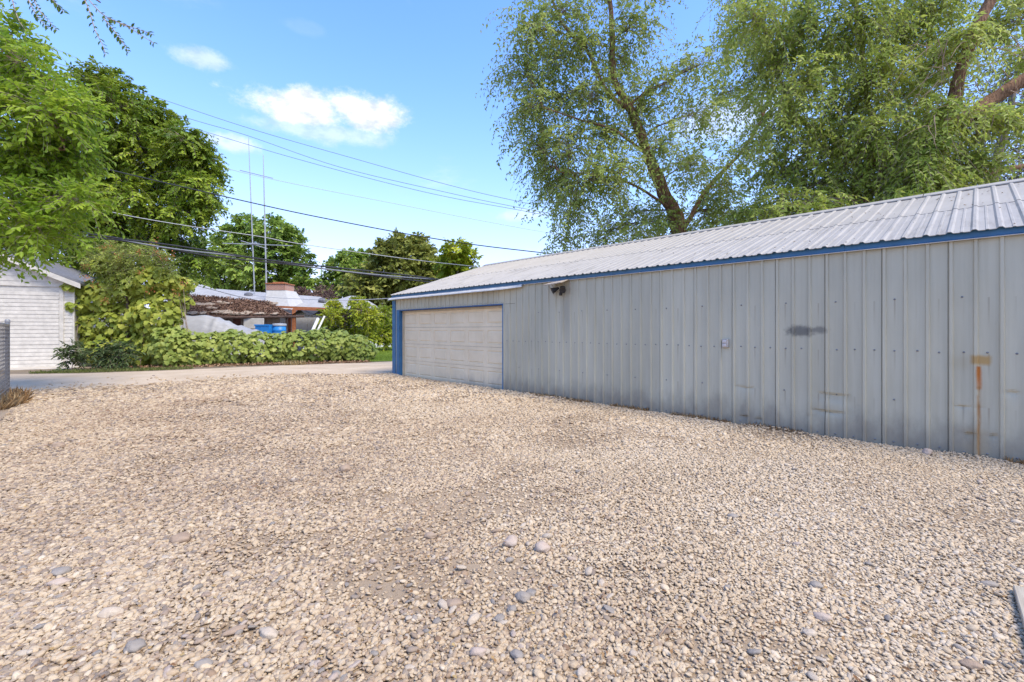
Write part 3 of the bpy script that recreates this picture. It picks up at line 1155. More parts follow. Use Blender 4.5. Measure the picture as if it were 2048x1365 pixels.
# ridge cap standing on the ribs, with rake edge
mb = MB()
for k in range(6):
    x0, x1 = -0.05 + k * 3.15, -0.05 + (k + 1) * 3.15 - 0.01
    m2 = MB()
    a = 0.16
    zc = RZ + 0.062
    zl = RZ - a * PITCH + 0.044
    P = []
    for x in (x0, x1):
        P.append([(x, RIDGE_Y - a, zl - 0.02), (x, RIDGE_Y - a, zl), (x, RIDGE_Y, zc), (x, RIDGE_Y + a, zl), (x, RIDGE_Y + a, zl - 0.02)])
    m2.grid(P)
    m2.build('ridge_cap', ROOF_UP, garage)

# ------- blue eave trim, in lengths
def eave_trim(x0, x1, m_):
    mb = MB()
    y = -0.045
    prof = [(0.0, EAVE - 0.012), (y, EAVE - 0.012), (y, EAVE - 0.094), (y - 0.008, EAVE - 0.1), (y - 0.008, EAVE - 0.104), (y + 0.02, EAVE - 0.106), (0.0, EAVE - 0.106)]
    n_ = 8
    mb.grid([[(x, yy + 0.003 * mnoise.noise(Vector((x, 0, 2))), zz + 0.004 * mnoise.noise(Vector((x * 0.8, 1, 2)))) for yy, zz in prof] for x in np.linspace(x0, x1, n_)])
    mb.f = [q[::-1] for q in mb.f]
    mb.build('eave_trim', m_, garage)


for (a, b, m_) in ((-0.03, 2.9, BLUE_WORN), (2.903, 5.9, BLUE_WORN), (5.903, 9.0, BLUE_WORN), (9.003, 12.02, BLUE), (12.023, 15.1, BLUE), (15.103, GL + 0.03, BLUE)):
    eave_trim(a, b, m_)
# narrow pale lower lip line under the trim
mb = MB()
mb.box(6.02, GL, -0.056, -0.03, EAVE - 0.114, EAVE - 0.107)
mb.build('trim_lip', WHITE, garage)
# white rain flashing over the door
mb = MB()
xa, xb = -0.06, 5.98
P = []
for x in np.linspace(xa, xb, 12):
    sag = 0.012 * mnoise.noise(Vector((x * 0.7, 4, 4)))
    dn = 0.0 if x < xb - 0.01 else 0.03
    P.append([(x, -0.05, EAVE - 0.1 + sag), (x, -0.17 + dn * 3, EAVE - 0.165 + sag + dn), (x, -0.175 + dn * 3, EAVE - 0.195 + sag + dn), (x, -0.165 + dn * 3, EAVE - 0.195 + sag + dn), (x, -0.012, EAVE - 0.115 + sag)])
mb.grid(P)
mb.f = [q[::-1] for q in mb.f]
mb.build('rain_flashing', WHITE, garage)

# ------- corner trim and door frame
mb = MB()
mb.cbox(-0.03, 0.155, -0.028, 0.02, -0.02, EAVE - 0.205, 0.005)
mb.cbox(-0.03, 0.02, 0.02, 0.14, -0.02, EAVE - 0.205, 0.005)
mb.build('corner_trim', BLUE, garage)
mb = MB()
mb.cbox(0.02, 0.10, 0.143, 0.2, -0.02, EAVE - 0.3, 0.004)
mb.build('end_trim', BLUE, garage)
dfm = MB()
dfm.cbox(DX0 - 0.17, DX0 - 0.002, -0.024, 0.0, -0.02, DZ + 0.012, 0.004)     # left leg, face
dfm.build('door_frame', BLUE, garage)
dfm = MB()
dfm.box(DX0 - 0.03, DX0 + 0.004, 0.001, 0.175, -0.02, DZ - 0.0)             # left jamb return
dfm.build('door_jamb', BLUE, garage)
dfm = MB()
dfm.cbox(DX0 - 0.001, DX1 + 0.026, -0.026, 0.002, DZ - 0.022, DZ + 0.012, 0.004)
dfm.build('door_header_trim', BLUE_DK, garage)
dfm = MB()
dfm.cbox(DX1 - 0.012, DX1 + 0.022, -0.024, 0.0, -0.02, DZ - 0.023, 0.004)
dfm.box(DX1 - 0.006, DX1 + 0.03, 0.001, 0.175, -0.02, DZ - 0.023)
dfm.build('door_jamb', BLUE, garage)
TANW = paint('tan_stop_moulding', (0.55, 0.45, 0.30), (0.4, 0.33, 0.22), 0.05, 0.6)
dfm = MB()
dfm.box(DX0 + 0.004, DX1 - 0.006, 0.09, 0.135, DZ - 0.075, DZ - 0.023)
dfm.box(DX0 + 0.004, DX0 + 0.05, 0.09, 0.135, 0.0, DZ - 0.075)
dfm.build('door_stop', TANW, garage)


# ------- sectional door: four sections, six raised panels each
def door_paint():
    mt, nt, b = material('cream_door_paint')
    co = nt.coords(garage)
    x, y, z = nt.sep(co)
    n = nt.noise(co, 2.5, 6, 0.6)
    c = nt.ramp(n, [(0.3, (0.74, 0.60, 0.385)), (0.7, (0.83, 0.69, 0.465))])
    zn = nt.m('SUBTRACT', z, nt.m('MULTIPLY', nt.noise(nt.scale(co, (2.0, 1, 1)), 2.4, 6, 0.65), 0.6))
    d = nt.m('SUBTRACT', 1.0, nt.step(zn, -0.34, 0.06))
    d = nt.m('MULTIPLY', d, nt.step(x, 1.5, 4.6))
    c = nt.mix(nt.m('MULTIPLY', d, 0.65), c, (0.30, 0.27, 0.22))
    st = nt.step(nt.noise(nt.scale(co, (14, 1, 0.7)), 1.5, 5), 0.58, 0.75)
    c = nt.mix(nt.m('MULTIPLY', st, 0.16), c, (0.42, 0.36, 0.27))
    nt.put(b.inputs['Base Color'], c)
    b.inputs['Roughness'].default_value = 0.5
    nt.put(b.inputs['Normal'], nt.bump(nt.noise(nt.scale(co, (3, 1, 60)), 3.0, 3), 0.06, 0.01))
    return mt


DOORP = door_paint()
door = empty('garage_door')
door.parent = garage
DXa, DXb = DX0 + 0.052, DX1 - 0.012
SEC = (DZ - 0.03) / 4
for i in range(4):
    z0, z1 = 0.004 + i * SEC, 0.004 + (i + 1) * SEC - 0.006
    mb = MB()
    yf = 0.138
    xs = [DXa]
    pw = (DXb - DXa) / 6
    bays = []
    for k in range(6):
        bays.append((DXa + k * pw + 0.075, DXa + (k + 1) * pw - 0.075))
    za, zb = z0 + 0.075, z1 - 0.085
    # flat rails around the panels
    mb.quad((DXa, yf, z0), (DXb, yf, z0), (DXb, yf, za), (DXa, yf, za))
    mb.quad((DXa, yf, zb), (DXb, yf, zb), (DXb, yf, z1), (DXa, yf, z1))
    prev = DXa
    for (xa_, xb_) in bays + [(DXb, DXb)]:
        mb.quad((prev, yf, za), (xa_, yf, za), (xa_, yf, zb), (prev, yf, zb))
        prev = xb_
    for (xa_, xb_) in bays:
        rings = []
        for (ins, dep) in ((0, 0), (0.012, 0.016), (0.026, 0.016), (0.052, 0.001)):
            rings.append([(xa_ + ins, yf + dep, za + ins), (xb_ - ins, yf + dep, za + ins), (xb_ - ins, yf + dep, zb - ins), (xa_ + ins, yf + dep, zb - ins)])
        for r0, r1 in zip(rings[:-1], rings[1:]):
            for q in range(4):
                mb.quad(r0[q], r0[(q + 1) % 4], r1[(q + 1) % 4], r1[q])
        mb.quad(*rings[-1])
    # top and bottom returns and back
    mb.quad((DXa, yf, z1), (DXb, yf, z1), (DXb, yf + 0.045, z1), (DXa, yf + 0.045, z1))
    mb.quad((DXa, yf + 0.045, z0), (DXb, yf + 0.045, z0), (DXb, yf, z0), (DXa, yf, z0))
    mb.quad((DXb, yf + 0.045, z0), (DXa, yf + 0.045, z0), (DXa, yf + 0.045, z1), (DXb, yf + 0.045, z1))
    mb.build('door_section', DOORP, door)
mb = MB()
mb.box(DXa, DXb, 0.19, 0.2, 0.0, DZ)
mb.build('door_backing', DARK, door)

# ------- outlet box on the wall
STEEL = simple('galvanised_box', (0.45, 0.42, 0.38), 0.45, 0.25, 18, metal=0.4)
ox, oz = gs(1452), gz(1452, 687)
ob = MB()
ob.cbox(ox - 0.047, ox + 0.047, -0.05, 0.0, oz - 0.065, oz + 0.065, 0.006)
box = ob.build('outlet_box', STEEL, garage)
box['label'] = 'small weatherproof outlet box with two flip covers'
for dz in (0.028, -0.028):
    cv = MB()
    cv.cbox(ox - 0.034, ox + 0.026, -0.064, -0.05, oz + dz - 0.02, oz + dz + 0.02, 0.005)
    cv.build('outlet_cover', simple('cover_plate', (0.55, 0.50, 0.46), 0.5, 0.2, 20), box)

# ------- flood light under its little board
OLDWOOD = simple('weathered_board', (0.42, 0.34, 0.25), 0.85, 0.35, 4, 0.4, 30, stretch=(1, 6, 6), dirt=(0.2, 0.16, 0.12))
BLACKP = simple('black_plastic', (0.025, 0.022, 0.02), 0.5, 0.3, 10)
fx = gs(1122)
lamp = empty('flood_light', (fx, 0, 0))
lamp.parent = garage
lamp['label'] = 'dark two headed flood light under a tilted board'
mb = MB()
mb.add([(-0.20, -0.02, 2.50), (0.26, -0.02, 2.53), (0.24, -0.30, 2.44), (-0.24, -0.30, 2.41), (-0.20, -0.02, 2.52), (0.26, -0.02, 2.55), (0.24, -0.30, 2.46), (-0.24, -0.30, 2.43)],
       [(0, 3, 2, 1), (4, 5, 6, 7), (0, 1, 5, 4), (1, 2, 6, 5), (2, 3, 7, 6), (3, 0, 4, 7)])
mb.build('rain_board', OLDWOOD, lamp)
mb = MB()
mb.tube([(0.26, -0.02, 2.54), (0.268, -0.03, 2.35), (0.262, -0.03, 2.22)], 0.008, 6)
mb.build('bracket', OLDWOOD, lamp)
mb = MB()
mb.tube([(-0.06, -0.24, 2.43), (-0.05, -0.03, 2.28)], 0.007, 6)
mb.build('bracket', OLDWOOD, lamp)
mb = MB()
mb.tube([(-0.16, -0.22, 2.42), (-0.13, -0.05, 2.20)], 0.007, 6)
mb.build('bracket', OLDWOOD, lamp)
mb = MB()
mb.cbox(0.02, 0.12, -0.07, -0.005, 2.26, 2.40, 0.01)
mb.cbox(0.035, 0.10, -0.12, -0.07, 2.20, 2.27, 0.01)
mb.build('motion_sensor', BLACKP, lamp)
for (hx, ang) in ((-0.02, -0.7), (0.16, 0.6)):
    M = Matrix.Translation((hx, -0.13, 2.34)) @ Matrix.Rotation(ang, 4, 'Z') @ Matrix.Rotation(math.radians(115), 4, 'X')
    mb = MB()
    mb.lathe([(0.022, -0.06), (0.03, -0.03), (0.042, 0.02), (0.066, 0.09), (0.068, 0.10), (0.060, 0.095)], 16, M)
    mb.build('lamp_head', BLACKP, lamp, smooth=True)

# ------- litter of fallen leaves and twigs on the roof
n = 420
xs, ys = RNG.uniform(5, GL - 0.2, n), RIDGE_Y - 0.2 - 4.0 * RNG.random(n) ** 1.6
keep = (RNG.random(n) < np.clip((xs - 5.5) / 9, 0.08, 1)) & (ys > -0.05)
xs, ys = xs[keep], ys[keep]
n = len(xs)
PP = np.stack([xs, ys, EAVE + ys * PITCH + 0.024], 1)
DD = rand_unit(n) * np.array([1, 1, 0.25])
NN = np.stack([RNG.normal(0, 0.3, n), RNG.normal(-0.3, 0.3, n), np.ones(n)], 1)
LITTER = leaf_mat('dry_leaf_litter', (0.05, 0.035, 0.025), (0.13, 0.085, 0.045), (0.30, 0.20, 0.09), 0.1, 0.8)
link('roof_leaf_litter', leaf_mesh('roof_leaf_litter', PP, DD, NN, RNG.uniform(0.02, 0.06, n), RNG.uniform(0.015, 0.03, n), RNG.random(n) ** 1.5, KITE), LITTER, garage, kind='stuff')

# ================================================================== WHITE SHED (left)
SHEDP = paint('old_white_paint', (0.60, 0.56, 0.485), (0.45, 0.40, 0.34), 0.05, 0.7)
SHINGLE_D = simple('dark_shingle', (0.16, 0.16, 0.17), 0.9, 0.3, 9, 0.4, 60)
S0 = gp(150, 734)
SE = Vector((-0.912, -0.41, 0)).normalized()          # along the front, from its right corner leftwards
shed = empty('white_shed', S0, math.atan2(SE.y, SE.x), 'white clapboard shed with gable roof at the left edge', 'shed')
# local x runs left along the front; local y points towards the camera side (negative = into the building)
SW, SD, SH, SP = 5.8, 7.0, 3.34, 0.46
BH = 0.148


def board(mb, x0, x1, z0, z1, yo=0.0):
    """one lapped board: lower edge proud"""
    yb = yo + 0.024
    mb.add([(x0, yo, z0), (x1, yo, z0), (x1, yo + 0.008, z1), (x0, yo + 0.008, z1), (x0, yb, z0), (x1, yb, z0), (x1, yo + 0.012, z1), (x0, yo + 0.012, z1)],
           [(0, 1, 2, 3), (4, 7, 6, 5), (0, 4, 5, 1), (3, 2, 6, 7), (0, 3, 7, 4), (1, 5, 6, 2)])


DT = 3.12
rs = random.Random(9)
sdoor = empty('shed_door')
sdoor.parent = shed
sdoor['label'] = 'wide boarded door of the white shed'
for k in range(21):
    z0 = 0.015 + k * BH
    if z0 + BH > DT:
        break
    mb = MB()
    board(mb, 0.47, 4.9, z0, z0 + BH - (0.007 if k % 2 else 0.003), 0.03 + rs.uniform(-0.002, 0.002))
    mb.build('door_board', SHEDP, sdoor)
for k in range(22):
    z0 = 0.0 + k * BH
    mb = MB()
    board(mb, 0.06, 0.33, z0, z0 + BH - 0.004)
    mb.build('siding_board', SHEDP, shed)
    mb = MB()
    board(mb, 5.0, SW - 0.06, z0, z0 + BH - 0.004)
    mb.build('siding_board', SHEDP, shed)
for k in range(12):
    z0 = DT + 0.05 + k * 0.19
    half = lambda z: (z - SH) / SP
    x0 = max(0.02, half(z0 + 0.12))
    if x0 > SW / 2 - 0.15:
        break
    mb = MB()
    board(mb, x0 + 0.02, SW - x0 - 0.02, z0, z0 + 0.185, 0.01)
    mb.build('siding_board', SHEDP, shed)
for (x0, x1) in ((0.0, 0.06), (0.33, 0.465), (4.905, 5.0), (SW - 0.06, SW)):
    mb = MB()
    mb.cbox(x0, x1, 0.0, 0.045, 0.0, SH - 0.24, 0.004)
    mb.build('corner_board' if x0 in (0.0, SW - 0.06) else 'door_trim', SHEDP, shed)
core = MB()
core.add([(0.02, -0.01, 0), (SW - 0.02, -0.01, 0), (SW - 0.02, -0.01, SH), (SW / 2, -0.01, SH + SW / 2 * SP), (0.02, -0.01, SH),
          (0.02, -SD, 0), (SW - 0.02, -SD, 0), (SW - 0.02, -SD, SH), (SW / 2, -SD, SH + SW / 2 * SP), (0.02, -SD, SH)],
         [(0, 1, 2, 3, 4), (9, 8, 7, 6, 5), (0, 4, 9, 5), (1, 6, 7, 2)])
core.build('wall', SHEDP, shed)
for sgn in (0, 1):
    mb = MB()
    xe, xr = (-0.28, SW / 2) if sgn == 0 else (SW + 0.28, SW / 2)
    ze, zr = SH - 0.28 * SP, SH + SW / 2 * SP
    vs = []
    for dz in (0.04, 0.12):
        vs += [(xe, 0.32, ze + dz), (xr, 0.32, zr + dz), (xr, -SD - 0.2, zr + dz), (xe, -SD - 0.2, ze + dz)]
    mb.add(vs, [(0, 1, 2, 3), (7, 6, 5, 4), (0, 4, 5, 1), (1, 5, 6, 2), (2, 6, 7, 3), (3, 7, 4, 0)])
    mb.build('roof', SHINGLE_D, shed)
    mb = MB()
    mb.add([(xe, 0.33, ze - 0.10), (xr, 0.33, zr - 0.10), (xr, 0.33, zr + 0.09), (xe, 0.33, ze + 0.09), (xe, 0.30, ze - 0.10), (xr, 0.30, zr - 0.10), (xr, 0.30, zr + 0.09), (xe, 0.30, ze + 0.09)],
           [(0, 1, 2, 3), (7, 6, 5, 4), (0, 4, 5, 1), (3, 2, 6, 7), (0, 3, 7, 4), (1, 5, 6, 2)])
    mb.build('rake_board', SHEDP, shed)
    mb = MB()
    mb.add([(xe, 0.299, ze + 0.02), (xr, 0.299, zr + 0.02), (xr, -0.0, zr + 0.02), (xe, -0.0, ze + 0.02)], [(0, 1, 2, 3)])
    mb.build('soffit', SHEDP, shed)
mb = MB()
mb.cbox(-0.3, SW, 0.05, 1.05, -0.05, 0.03, 0.01)
ap = mb.build('concrete_apron', CONC, shed)

# ================================================================== CHAIN-LINK FENCE (left edge)
GALV = simple('galvanised_wire', (0.15, 0.14, 0.125), 0.55, 0.25, 20, metal=0.2)
GALVP = simple('galvanised_post', (0.30, 0.30, 0.305), 0.5, 0.2, 8, metal=0.3, dirt=(0.2, 0.15, 0.1))
FP = gp(15, 800)
fence = empty('chain_link_fence', FP, GROT, 'galvanised chain-link fence ending in a round post at the left edge', 'fence')
FH, FLn = 1.60, 6.0
mb = MB()
mb.tube([(0, 0, 0), (0, 0, FH + 0.06)], 0.036, 14)
mb.lathe([(0.042, FH + 0.03), (0.042, FH + 0.075), (0.03, FH + 0.10), (0.008, FH + 0.11)], 14)
mb.build('end_post', GALVP, fence, smooth=False)
for x in (3.0, 6.0):
    mb = MB()
    mb.tube([(x, 0, 0), (x, 0, FH)], 0.028, 12)
    mb.build('line_post', GALVP, fence)
mb = MB()
mb.tube([(0, 0, FH), (FLn, 0, FH)], 0.021, 10)
mb.build('top_rail', GALVP, fence)
for z in (0.25, 0.6, 0.95, 1.3):
    mb = MB()
    mb.tube([(-0.042, -0.02, z), (-0.042, 0.02, z), (0.042, 0.02, z), (0.07, 0.03, z), (0.042, -0.02, z), (-0.042, -0.02, z)], 0.006, 5)
    mb.build('tension_band', GALVP, fence)
mb = MB()
p = 0.076
for i in range(int(FLn / p)):
    pts = []
    x0 = 0.06 + i * p
    nz = int((FH - 0.04) / (p * 0.5))
    for k in range(nz + 1):
        pts.append((x0 + (p * 0.5 if k % 2 else 0) - p * 0.02, 0.03 + (0.004 if k % 2 else -0.004), 0.04 + k * p * 0.5))
    mb.tube(pts, 0.002, 3, cap=False)
    pts = [(q[0] + p * 0.5 if k % 2 == 0 else q[0] + p * 0.5, q[1] + 0.003, q[2]) for k, q in enumerate(pts)]
    pts = [(x0 + p + (-p * 0.5 if k % 2 else 0), 0.035, 0.04 + k * p * 0.5) for k in range(nz + 1)]
    mb.tube(pts, 0.002, 3, cap=False)
mb.tube([(0.055, 0.03, 0.03), (0.055, 0.03, FH - 0.01)], 0.006, 5)
mb.build('wire_mesh', GALV, fence, kind='stuff')
DRY = leaf_mat('dry_grass', (0.22, 0.12, 0.05), (0.38, 0.22, 0.10), (0.52, 0.38, 0.20), 0.25, 0.8)


def tufts(name, label, cx, cy, rx, ry, n, h, mat_, cat='grass', axis=None):
    ang = RNG.random(n) * 6.283
    r = np.sqrt(RNG.random(n))
    X, Y = r * np.cos(ang) * rx, r * np.sin(ang) * ry
    if axis is not None:
        c, s_ = math.cos(axis), math.sin(axis)
        X, Y = X * c - Y * s_, X * s_ + Y * c
    PP = np.stack([X, Y, np.zeros(n) + 0.003], 1)
    DD = np.stack([RNG.normal(0, 0.55, n), RNG.normal(0, 0.55, n), np.ones(n)], 1)
    me = leaf_mesh(name, PP, DD, rand_unit(n), h * RNG.uniform(0.4, 1.1, n), np.full(n, 0.014), RNG.random(n))
    o = link(name, me, mat_, loc=(cx, cy, 0.0), kind='stuff')
    tag(o, label, cat)
    return o


c_ = FP + GE * 0.75
tufts('dry_grass', 'rusty dry grass at the foot of the chain-link fence', c_.x + 0.05, c_.y, 1.15, 0.28, 900, 0.30, DRY, axis=GROT)

# ================================================================== NEIGHBOUR'S HOUSE
SHING = simple('pale_grey_shingle', (0.36, 0.355, 0.345), 0.9, 0.12, 2.0, 0.5, 90)
HWALL = simple('house_wall', (0.62, 0.62, 0.61), 0.8, 0.1, 3)
STUCCO = simple('white_stucco', (0.48, 0.475, 0.46), 0.85, 0.08, 5, 0.3, 60)
REDW = simple('red_brown_lumber', (0.36, 0.12, 0.055), 0.8, 0.3, 5)
ORANGEW = simple('orange_stained_post', (0.40, 0.15, 0.065), 0.75, 0.25, 6)
BRICK, nt, b = material('chimney_brick')
bt = nt.new('ShaderNodeTexBrick')
co = nt.coords()
rx_ = nt.new('ShaderNodeCombineXYZ')
xs_ = nt.sep(co)
nt.put(rx_.inputs[0], nt.m('ADD', xs_[0], xs_[1])); nt.put(rx_.inputs[1], xs_[2])
nt.l.new(rx_.outputs[0], bt.inputs['Vector'])
bt.inputs['Scale'].default_value = 1.0
bt.inputs['Brick Width'].default_value = 0.22
bt.inputs['Row Height'].default_value = 0.075
bt.inputs['Mortar Size'].default_value = 0.008
bt.inputs['Color1'].default_value = (0.40, 0.17, 0.11, 1)
bt.inputs['Color2'].default_value = (0.48, 0.24, 0.16, 1)
bt.inputs['Mortar'].default_value = (0.5, 0.44, 0.38, 1)
nt.put(b.inputs['Base Color'], bt.outputs[0])
b.inputs['Roughness'].default_value = 0.9

house = empty('neighbour_house', Vector((-15, 34, 0)), 0, 'long low house with pale grey shingle roof and chimney beyond the hedge', 'house')
HB = Vector((-15, 34, 0))


def hpart(name, polys, mat_, thick=None):
    mb = MB()
    for poly in polys:
        mb.add([p - HB for p in poly], [tuple(range(len(poly)))])
    return mb.build(name, mat_, house)


def slab(name, poly, mat_, t=0.14):
    """roof slope with thickness"""
    mb = MB()
    n_ = len(poly)
    top = [p - HB for p in poly]
    bot = [p - Vector((0, 0, t)) for p in top]
    fs = [tuple(range(n_)), tuple(range(2 * n_ - 1, n_ - 1, -1))]
    for i in range(n_):
        j = (i + 1) % n_
        fs.append((i, i + n_, j + n_, j))
    mb.add(top + bot, fs)
    return mb.build(name, mat_, house)


# main roof: front slope, back slope, raised left wing, right wing
rdgL, rdgR = at(425, 577.5, 38), at(640, 594, 39.5)
evL, evR = at(372, 606, 33.2), at(668, 617, 34.5)
vly = at(662, 603.5, 37.5)
slab('roof', [evL, evR, vly, rdgR, rdgL], SHING)
slab('roof', [rdgL, rdgR, rdgR + Vector((1.2, 5.2, -1.7)), rdgL + Vector((-1.2, 5.2, -1.7))], SHING)
pk = at(384, 562.5, 37)
slab('roof', [at(330, 598, 33.6) + Vector((0, 0, 0.02)), at(470, 606, 33.0) + Vector((0, 0, 0.04)), at(425, 578, 36.0) + Vector((0, 0, 0.05)), pk], SHING)
slab('roof', [pk, at(425, 578, 36.2) + Vector((0, 0, 0.05)), at(425, 580, 41), at(384, 563, 42)], SHING)
wr = [at(655, 606, 37.0), at(700, 592, 38.0), at(722, 593, 40.0), at(760, 616, 36.0), at(745, 621, 33.5), at(668, 618, 34.2)]
slab('roof', [wr[5] + Vector((0, 0, .03)), wr[4], at(716, 592.5, 37.5), wr[1], wr[0]], SHING)
slab('roof', [wr[4] + Vector((0.02, 0, 0)), wr[3], wr[2], at(717, 592.5, 37.6)], SHING)
# walls below the eaves
mb = MB()
a, b_ = at(385, 606, 34.2), at(735, 617, 35.6)
a.z = b_.z = 0
for (p0, p1, h) in ((a, b_, 3.05), (b_, b_ + Vector((1.5, 6, 0)), 3.0), (a, a + Vector((-1.5, 7, 0)), 3.0)):
    mb.add([p0 - HB, p1 - HB, p1 - HB + Vector((0, 0, h)), p0 - HB + Vector((0, 0, h))], [(0, 1, 2, 3)])
mb.build('wall', HWALL, house)
# fascia boards
mb = MB()
for (p0, p1) in ((at(560, 616.3, 33.9), at(660, 619, 34.3)),):
    mb.add([p0 - HB + Vector((0, -0.15, -0.0)), p1 - HB + Vector((0, -0.15, 0)), p1 - HB + Vector((0, -0.15, -0.24)), p0 - HB + Vector((0, -0.15, -0.24)),
            p0 - HB + Vector((0, -0.1, -0.0)), p1 - HB + Vector((0, -0.1, 0)), p1 - HB + Vector((0, -0.1, -0.24)), p0 - HB + Vector((0, -0.1, -0.24))],
           [(3, 2, 1, 0), (4, 5, 6, 7), (0, 1, 5, 4), (2, 3, 7, 6)])
mb.build('fascia', REDW, house)
# chimney
ch = MB()
cb0, cb1 = at(524, 611, 33.0), at(577, 611, 33.0)
ct0, ct1 = at(533, 581, 34.3), at(570.5, 581, 34.3)
dpt = Vector((0.2, 1.3, 0))
ch.add([cb0 - HB + Vector((0, 0.3, -0.5)), cb1 - HB + Vector((0, 0.3, -0.5)), cb1 - HB + dpt * 2 + Vector((0, 0, -0.5)), cb0 - HB + dpt * 2 + Vector((0, 0, -0.5)),
        ct0 - HB, ct1 - HB, ct1 - HB + dpt, ct0 - HB + dpt], [(0, 3, 2, 1), (4, 5, 6, 7), (0, 1, 5, 4), (1, 2, 6, 5), (2, 3, 7, 6), (3, 0, 4, 7)])
chim = ch.build('chimney', STUCCO, house)
ch = MB()
w = ct1.x - ct0.x
M = Matrix.Translation(ct0 - HB)
ch.cbox(-0.02, w + 0.02, -0.03, 1.34, 0.0, 0.47, 0.01, M)
ch.build('brick_band', BRICK, chim)
ch = MB()
ch.cbox(-0.08, w + 0.08, -0.08, 1.40, 0.472, 0.55, 0.012, M)
ch.cbox(0.3, w - 0.3, 0.3, 1.0, 0.552, 0.66, 0.012, M)
ch.build('chimney_cap', ORANGEW, chim)
# roof vents
for (px, py) in ((497, 590), (590, 592), (645, 601)):
    mb = MB()
    p = at(px, py, 36.6) - HB
    mb.lathe([(0.26, -0.16), (0.24, 0.04), (0.20, 0.16), (0.10, 0.22), (0.02, 0.23)], 12, Matrix.Translation(p) @ Matrix.Diagonal((1.4, 1, 0.8, 1)))
    mb.build('roof_vent', simple('dark_vent', (0.13, 0.13, 0.14), 0.6), house)
# patio posts and beam
for (px, Z, m_, nm) in ((588, 30.5, ORANGEW, 'porch_post'), (579, 32.0, REDW, 'porch_post')):
    p = at(px, 618, Z) - HB
    mb = MB()
    mb.cbox(p.x - 0.1, p.x + 0.1, p.y - 0.1, p.y + 0.1, 0, p.z - 0.02, 0.01)
    mb.build(nm, m_, house)
mb = MB()
p0, p1 = at(540, 615.5, 30.4) - HB, at(652, 620, 30.8) - HB
mb.add([p0, p1, p1 + Vector((0, 0, 0.14)), p0 + Vector((0, 0, 0.14)), p0 + Vector((0, .1, 0)), p1 + Vector((0, .1, 0)), p1 + Vector((0, .1, 0.14)), p0 + Vector((0, .1, 0.14))],
       [(0, 1, 2, 3), (7, 6, 5, 4), (0, 4, 5, 1), (3, 2, 6, 7), (0, 3, 7, 4), (1, 5, 6, 2)])
mb.build('porch_beam', ORANGEW, house)

# ------- black shade cloth slung under the porch
SHADE = simple('black_shade_cloth', (0.035, 0.035, 0.038), 0.9, 0.2, 8)
mb = MB()
P = []
for i in range(9):
    u = i / 8
    row = []
    for j in range(17):
        v = j / 16
        px = 553 + (640 - 553) * v
        edge = abs(math.sin(math.pi * v * 2)) ** 0.6 if 0 < v < 1 else 0
        q = at(px, 617.5 + 2.0 * v + (14 * math.sin(math.pi * min(1, v * 1.9)) if v < 0.53 else 12 * math.sin(math.pi * (v - 0.53) / 0.47)) * (1 - u * 0.85), 30.2)
        row.append(tuple(q + Vector((0, 2.6 * u, 0))))
    P.append(row)
mb.grid(P)
P2_ = [[(x, y, z + 0.012) for x, y, z in r] for r in P]
mb.grid(P2_)
cl = mb.build('shade_cloth', SHADE, smooth=True)
tag(cl, 'black sagging shade cloth slung under the porch of the far house', 'canopy')

# ================================================================== LEAF-COVERED LEAN-TO
lean = empty('old_lean_to', Vector((-14.5, 27, 0)), 0, 'collapsing lean-to roof covered in brown leaves in front of the far house', 'shed')
LB = Vector((-14.5, 27, 0))
DEBRIS, nt, b = material('brown_leaf_debris')
co = nt.coords()
n1 = nt.noise(co, 7, 8, 0.75)
nt.put(b.inputs['Base Color'], nt.ramp(n1, [(0.3, (0.05, 0.032, 0.026)), (0.5, (0.15, 0.085, 0.06)), (0.72, (0.25, 0.15, 0.105))]))
b.inputs['Roughness'].default_value = 0.95
nt.put(b.inputs['Normal'], nt.bump(n1, 1.0, 0.08))
qa, qb, qc, qd = at(322, 632, 26.4), at(579, 631.5, 28.6), at(540, 606, 31.6), at(345, 588, 30.2)
mb = MB()
P = []
for i in range(13):
    u = i / 12
    row = []
    for j in range(41):
        v = j / 40
        p = (qa.lerp(qb, v)).lerp(qd.lerp(qc, v), u)
        p = p + Vector((0, 0, 0.10 * mnoise.noise(Vector((p.x * 1.1, p.y * 1.1, 2))) + 0.05 * mnoise.noise(Vector((p.x * 4, p.y * 4, 2)))))
        row.append(tuple(p - LB))
    P.append(row)
mb.grid(P)
for i in range(40):
    a_, b2 = P[0][i], P[0][i + 1]
    mb.quad(a_, (a_[0], a_[1] + 0.02, a_[2] - 0.12), (b2[0], b2[1] + 0.02, b2[2] - 0.12), b2)
mb.build('roof', DEBRIS, lean)
SHK = simple('loose_shingle', (0.34, 0.27, 0.20), 0.9, 0.35, 8, 0.5, 40)
rs = random.Random(5)
SHM = []
for kk in range(4):
    m3 = MB()
    P3 = []
    for u in (0, 1):
        P3.append([(x, (u - 0.5) * (0.55 + 0.12 * math.sin(x * 5 + kk)), 0.03 * math.sin(3 * x + kk) + 0.02 * u + 0.03 * mnoise.noise(Vector((x * 3, u * 2, kk)))) for x in np.linspace(-0.75, 0.75, 7)])
    m3.grid(P3)
    m3.grid([[(a[0], a[1], a[2] - 0.03) for a in P3[0]], P3[0]])
    me = m3.mesh('loose_sheet'); me.materials.append(SHK)
    SHM.append(me)
